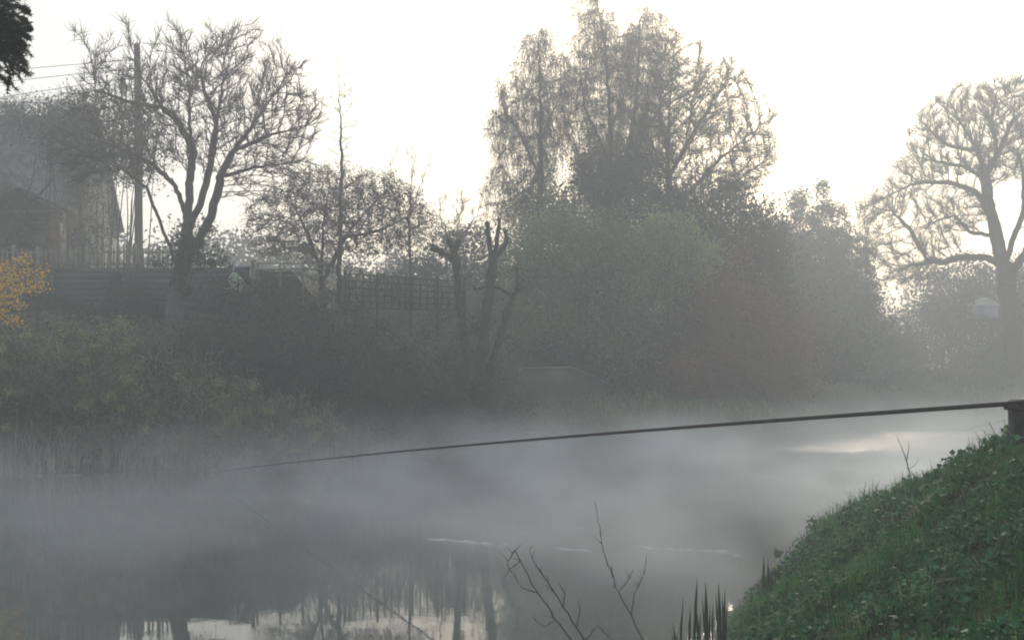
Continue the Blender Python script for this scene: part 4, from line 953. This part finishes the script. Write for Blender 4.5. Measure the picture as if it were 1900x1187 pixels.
# single curved blades and twigs on the crest
g = Geo(); q = poly([P(1690, 890, 15.2), P(1684, 860, 15.2), P(1675, 838, 15.2), P(1664, 808, 15.2)], .05); q += rng.normal(size=q.shape) * .004; tube(g, q, np.linspace(.010, .0025, len(q)), 5)
q = poly([P(1682, 855, 15.2), P(1686, 835, 15.2), P(1686, 818, 15.2)], .05); tube(g, q, np.linspace(.006, .002, len(q)), 4)
q = poly([P(1686, 870, 15.2), P(1698, 862, 15.2), P(1706, 850, 15.2)], .05); tube(g, q, np.linspace(.004, .0015, len(q)), 4)
q = poly([P(1692, 930, 15.2), P(1690, 890, 15.2)], .05); tube(g, q, np.linspace(.011, .010, len(q)), 5)
tag(g.build('bare_twig', M['dead_stem']), 'forked dead twig sticking up from the crest of the near bank', 'twig')
g = Geo(); q = poly([P(1625, 1000, 15.6), P(1610, 970, 15.6), P(1598, 950, 15.6), P(1580, 933, 15.6)], .04); tube(g, q, np.concatenate([np.linspace(.010, .016, len(q) // 2), np.linspace(.016, .002, len(q) - len(q) // 2)]), 4)
tag(g.build('curved_leaf', M['iris']), 'single curved dark blade leaning out over the water from the crest', 'leaf blade')

# iris clumps at the water edge: each long leaf is its own piece
def iris(label, leaves_, D, foot):
    root = empty('iris_clump', (X(leaves_[0][0], D), D, 0), label, 'iris', 'iris clumps at the edge of the near bank')
    for (px, py, w_) in leaves_:
        g_ = Geo(); d_ = D + rng.uniform(-.25, .25); bx = px + (rng.uniform(-2, 10)); z0 = -.05; x0 = X(bx, d_); x1, z1 = X(px, d_), Z(py, d_)
        ww = w_ * rng.uniform(.7, 1.15) * d_ / F / 2; n_ = 7; V = []; bnd = rng.uniform(-.025, .025)
        for i in range(n_):
            t_ = i / (n_ - 1); cx_ = x0 + (x1 - x0) * t_ ** 1.6 + bnd * math.sin(t_ * PI) ; cz = z0 + (z1 - z0) * t_; wi = ww * (1 - .25 * t_) * (1 if i < n_ - 1 else .06)
            V += [(cx_ - wi, d_ + .003, cz), (cx_, d_ - wi * .5, cz), (cx_ + wi, d_ + .003, cz), (cx_, d_ + wi * .35, cz)]
        ii_ = np.arange(n_ * 4).reshape(n_, 4); nn_ = np.roll(ii_, -1, 1); g_.add(V, np.stack([ii_[:-1], nn_[:-1], nn_[1:], ii_[1:]], -1).reshape(-1, 4)); g_.build('leaf', M['iris'], root)
iris('tallest iris clump with two long spears, second from the left', [(1294, 1070, 8), (1309, 1077, 7), (1291, 1110, 7), (1303, 1105, 7), (1318, 1120, 6), (1281, 1125, 6), (1300, 1135, 8), (1313, 1140, 7)], 9.2, 0)
iris('leftmost thin iris clump at the bottom edge', [(1268, 1105, 6), (1250, 1155, 7), (1246, 1165, 5), (1262, 1150, 5), (1257, 1172, 5)], 9.0, 0)
iris('short iris clump with a cluster of four spears, third from the left', [(1333, 1080, 7), (1345, 1092, 6), (1328, 1100, 6), (1340, 1105, 7), (1323, 1118, 5), (1350, 1115, 5), (1337, 1130, 7)], 9.6, 0)
iris('leaning iris clump in front of the sunken stub, rightmost', [(1417, 1030, 8), (1425, 1036, 7), (1413, 1066, 6), (1431, 1060, 6), (1438, 1075, 6), (1395, 1085, 5), (1447, 1065, 4), (1405, 1078, 6), (1421, 1072, 6)], 12.4, 0)

# sunken stub and small pale flecks beside it
root = empty('sunken_log', (X(1455, 16.6), 16.6, 0), 'dark blunt log end sticking out of the water by the bank', 'log')
g = Geo(); pts = np.array([P(1438, 1026, 16.2), P(1446, 1027, 16.2), P(1460, 1030, 16.2), P(1482, 1040, 16.2), P(1510, 1062, 16.3)]); tube(g, pts, [.045, .052, .036, .026, .022], 9); g.build('stem', M['log'], root, True)
g = Geo(); tube(g, [P(1442, 1024, 16.2), P(1439, 1018, 16.15)], [.028, .016], 6); g.build('snag', M['log'], root)
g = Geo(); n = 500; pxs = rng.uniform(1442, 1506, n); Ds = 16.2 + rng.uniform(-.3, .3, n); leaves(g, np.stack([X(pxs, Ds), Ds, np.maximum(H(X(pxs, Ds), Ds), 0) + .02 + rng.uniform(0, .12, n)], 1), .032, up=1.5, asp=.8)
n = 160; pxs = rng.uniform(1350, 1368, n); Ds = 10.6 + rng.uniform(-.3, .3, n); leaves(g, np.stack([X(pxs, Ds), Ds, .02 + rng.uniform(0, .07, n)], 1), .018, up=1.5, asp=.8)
tag(g.build('pale_flecks', M['foam']), 'small pale flecks scattered at the bank edge', 'debris', kind='stuff')

# drifting foam line on the river
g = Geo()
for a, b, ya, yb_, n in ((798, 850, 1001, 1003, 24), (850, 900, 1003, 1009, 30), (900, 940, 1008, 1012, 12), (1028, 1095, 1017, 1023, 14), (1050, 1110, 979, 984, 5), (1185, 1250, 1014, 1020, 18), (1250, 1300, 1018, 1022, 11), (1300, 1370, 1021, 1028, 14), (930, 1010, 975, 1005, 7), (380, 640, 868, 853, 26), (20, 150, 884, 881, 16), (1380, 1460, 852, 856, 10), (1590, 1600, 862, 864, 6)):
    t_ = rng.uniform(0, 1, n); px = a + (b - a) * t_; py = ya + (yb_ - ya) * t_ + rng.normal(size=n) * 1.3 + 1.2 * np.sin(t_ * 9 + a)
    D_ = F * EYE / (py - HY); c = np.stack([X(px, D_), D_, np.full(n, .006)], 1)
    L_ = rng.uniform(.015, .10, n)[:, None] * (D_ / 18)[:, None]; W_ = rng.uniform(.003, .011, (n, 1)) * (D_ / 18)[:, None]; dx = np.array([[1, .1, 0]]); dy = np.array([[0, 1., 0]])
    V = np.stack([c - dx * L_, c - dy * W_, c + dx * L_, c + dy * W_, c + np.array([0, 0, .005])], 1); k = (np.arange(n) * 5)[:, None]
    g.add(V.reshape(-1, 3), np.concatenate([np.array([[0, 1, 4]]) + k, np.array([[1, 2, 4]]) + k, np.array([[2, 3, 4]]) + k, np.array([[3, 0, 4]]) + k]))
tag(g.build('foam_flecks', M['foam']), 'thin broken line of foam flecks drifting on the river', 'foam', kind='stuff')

# bare stems rising at the bottom of the picture
def stem_thing(label, lines, D):
    base = P(*lines[0][0][0], D)
    g_ = Geo(); root = empty('bare_sapling', base, label, 'sapling', 'bare stems rising from the near shallows')
    tw = Geo()
    for i, (pts, r0, r1) in enumerate(lines):
        q = poly(limb(pts, D, .1 * (i % 3 - 1)), .05); q[1:] += rng.normal(size=q[1:].shape) * .004; n_ = len(q); tube(g_ if i < 1 else tw, q, np.linspace(r0, r1, n_), 6)
        m_ = n_ // 2; s_ = rng.integers(n_ // 3, n_, m_); A_ = q[s_]; B_ = A_ + norm(rng.normal(size=(m_, 3)) * .6 + np.array([-.2, 0, 1.0])) * rng.uniform(.02, .09, (m_, 1)); cones(tw, A_, B_, .0028)
    g_.build('trunk', M['twig'], root, True); tag(tw.build('twigs', M['twig'], root), kind='stuff')
stem_thing('left bare stem with a hooked tip and side twigs at the bottom centre',
           [([(1085, 1230), (1060, 1187), (1035, 1155), (1005, 1110), (985, 1080), (965, 1040), (955, 1018)], .0055, .0025), ([(1000, 1100), (970, 1090), (955, 1072), (950, 1062)], .0035, .0012), ([(955, 1020), (943, 1040)], .004, .002), ([(965, 1040), (945, 1055), (938, 1070)], .003, .0015), ([(1030, 1150), (1010, 1162), (985, 1140)], .003, .0015)], 8.8)
stem_thing('straight bare stem close behind the hooked one, bottom centre',
           [([(1120, 1235), (1085, 1187), (1070, 1163), (1045, 1125), (1025, 1095), (1010, 1068), (1002, 1058)], .0062, .0032), ([(1002, 1060), (988, 1035), (982, 1020)], .0035, .0012), ([(1045, 1125), (1048, 1100), (1040, 1082)], .004, .002), ([(1085, 1187), (1110, 1160), (1140, 1187)], .004, .002), ([(1070, 1163), (1076, 1130), (1073, 1118)], .004, .002)], 9.2)
stem_thing('long thin solitary whip right of the two bottom stems',
           [([(1215, 1240), (1192, 1187), (1172, 1145), (1150, 1100), (1132, 1060), (1120, 1025), (1112, 980), (1107, 940)], .0048, .0012), ([(1172, 1140), (1178, 1100), (1195, 1065), (1200, 1030)], .004, .0015), ([(1150, 1095), (1168, 1070), (1176, 1056)], .003, .0015), ([(1137, 1070), (1134, 1050)], .003, .0015)], 9.0)

# conifer standing off the left edge of the picture, one bough reaching in
def conifer_tree():
    D_ = 9.0; tx, ty = -5.1, 9.0 - 1.6; tz = Hs(tx, ty)
    root = empty('spruce_tree', (tx, ty, tz), 'dark spruce bough hanging in at the top left corner', 'tree')
    g_ = Geo(); tube(g_, [(tx, ty, tz - .2), (tx, ty, 5), (tx, ty, 9.5), (tx, ty, 12)], [.22, .17, .08, .02], 10); g_.build('trunk', M['bark'], root, True)
    tips = [P(50, 15, D_), P(55, 48, D_), P(40, 75, D_), P(22, 112, D_), P(10, 40, D_), P(0, 90, D_), P(-30, 60, D_), P(30, -30, D_), P(-20, 120, D_), P(15, 5, D_), P(5, 20, D_), P(-5, 45, D_), P(5, 62, D_), P(-10, 80, D_), P(8, 100, D_), P(-15, 5, D_), P(45, 32, D_), P(32, 92, D_), P(-25, 30, D_), P(25, 60, D_)]
    br, nd = Geo(), Geo()
    for k in range(46):        # the rest of the tree, out of the picture
        a = k * 2.4; z_ = 2.6 + k * .19; L_ = 1.9 * (1 - (z_ - 2.6) / 9.6); e = np.array([tx + math.cos(a) * L_, ty + math.sin(a) * L_, z_ - .35])
        if 950 + e[0] / e[1] * F > -60: continue
        tips.append(tuple(e))
    for tp in tips:
        tp = np.array(tp); b = np.array([tx, ty, tp[2] + .45]); q = b + (tp - b) * np.linspace(0, 1, 12)[:, None]; q[:, 2] -= .12 * np.sin(np.linspace(0, PI, 12)); tube(br, q, np.linspace(.022, .004, 12), 5)
        s = rng.integers(5, 12, 44); A_ = q[s]; d0 = norm(tp - b); dv = norm(d0 * .8 + rng.normal(size=(44, 3)) * .55 + np.array([0, 0, -.15])); B_ = A_ + dv * rng.uniform(.12, .30, (44, 1))
        B_ = np.where(((950 + B_[:, :1] / B_[:, 1:2] * F) > 60), A_, B_); B_ = np.where(np.linalg.norm(B_ - A_, axis=1)[:, None] < 1e-6, A_ + np.array([0, 0, -.02]), B_)
        segs(br, A_, B_, .004, .002)
        SA = np.vstack([q[5:-1], A_]); SB = np.vstack([q[6:], B_]); n_ = 5200
        i = rng.integers(0, len(SA), n_); c = SA[i] + (SB[i] - SA[i]) * rng.uniform(0, 1, (n_, 1)); ax = norm(SB[i] - SA[i]); nv = norm(ax * .9 + norm(rng.normal(size=(n_, 3)))) ; cones(nd, c, c + nv * .032, .0034)
    br.build('branches', M['bark'], root); tag(nd.build('needles', M['conifer'], root), kind='stuff')
conifer_tree()
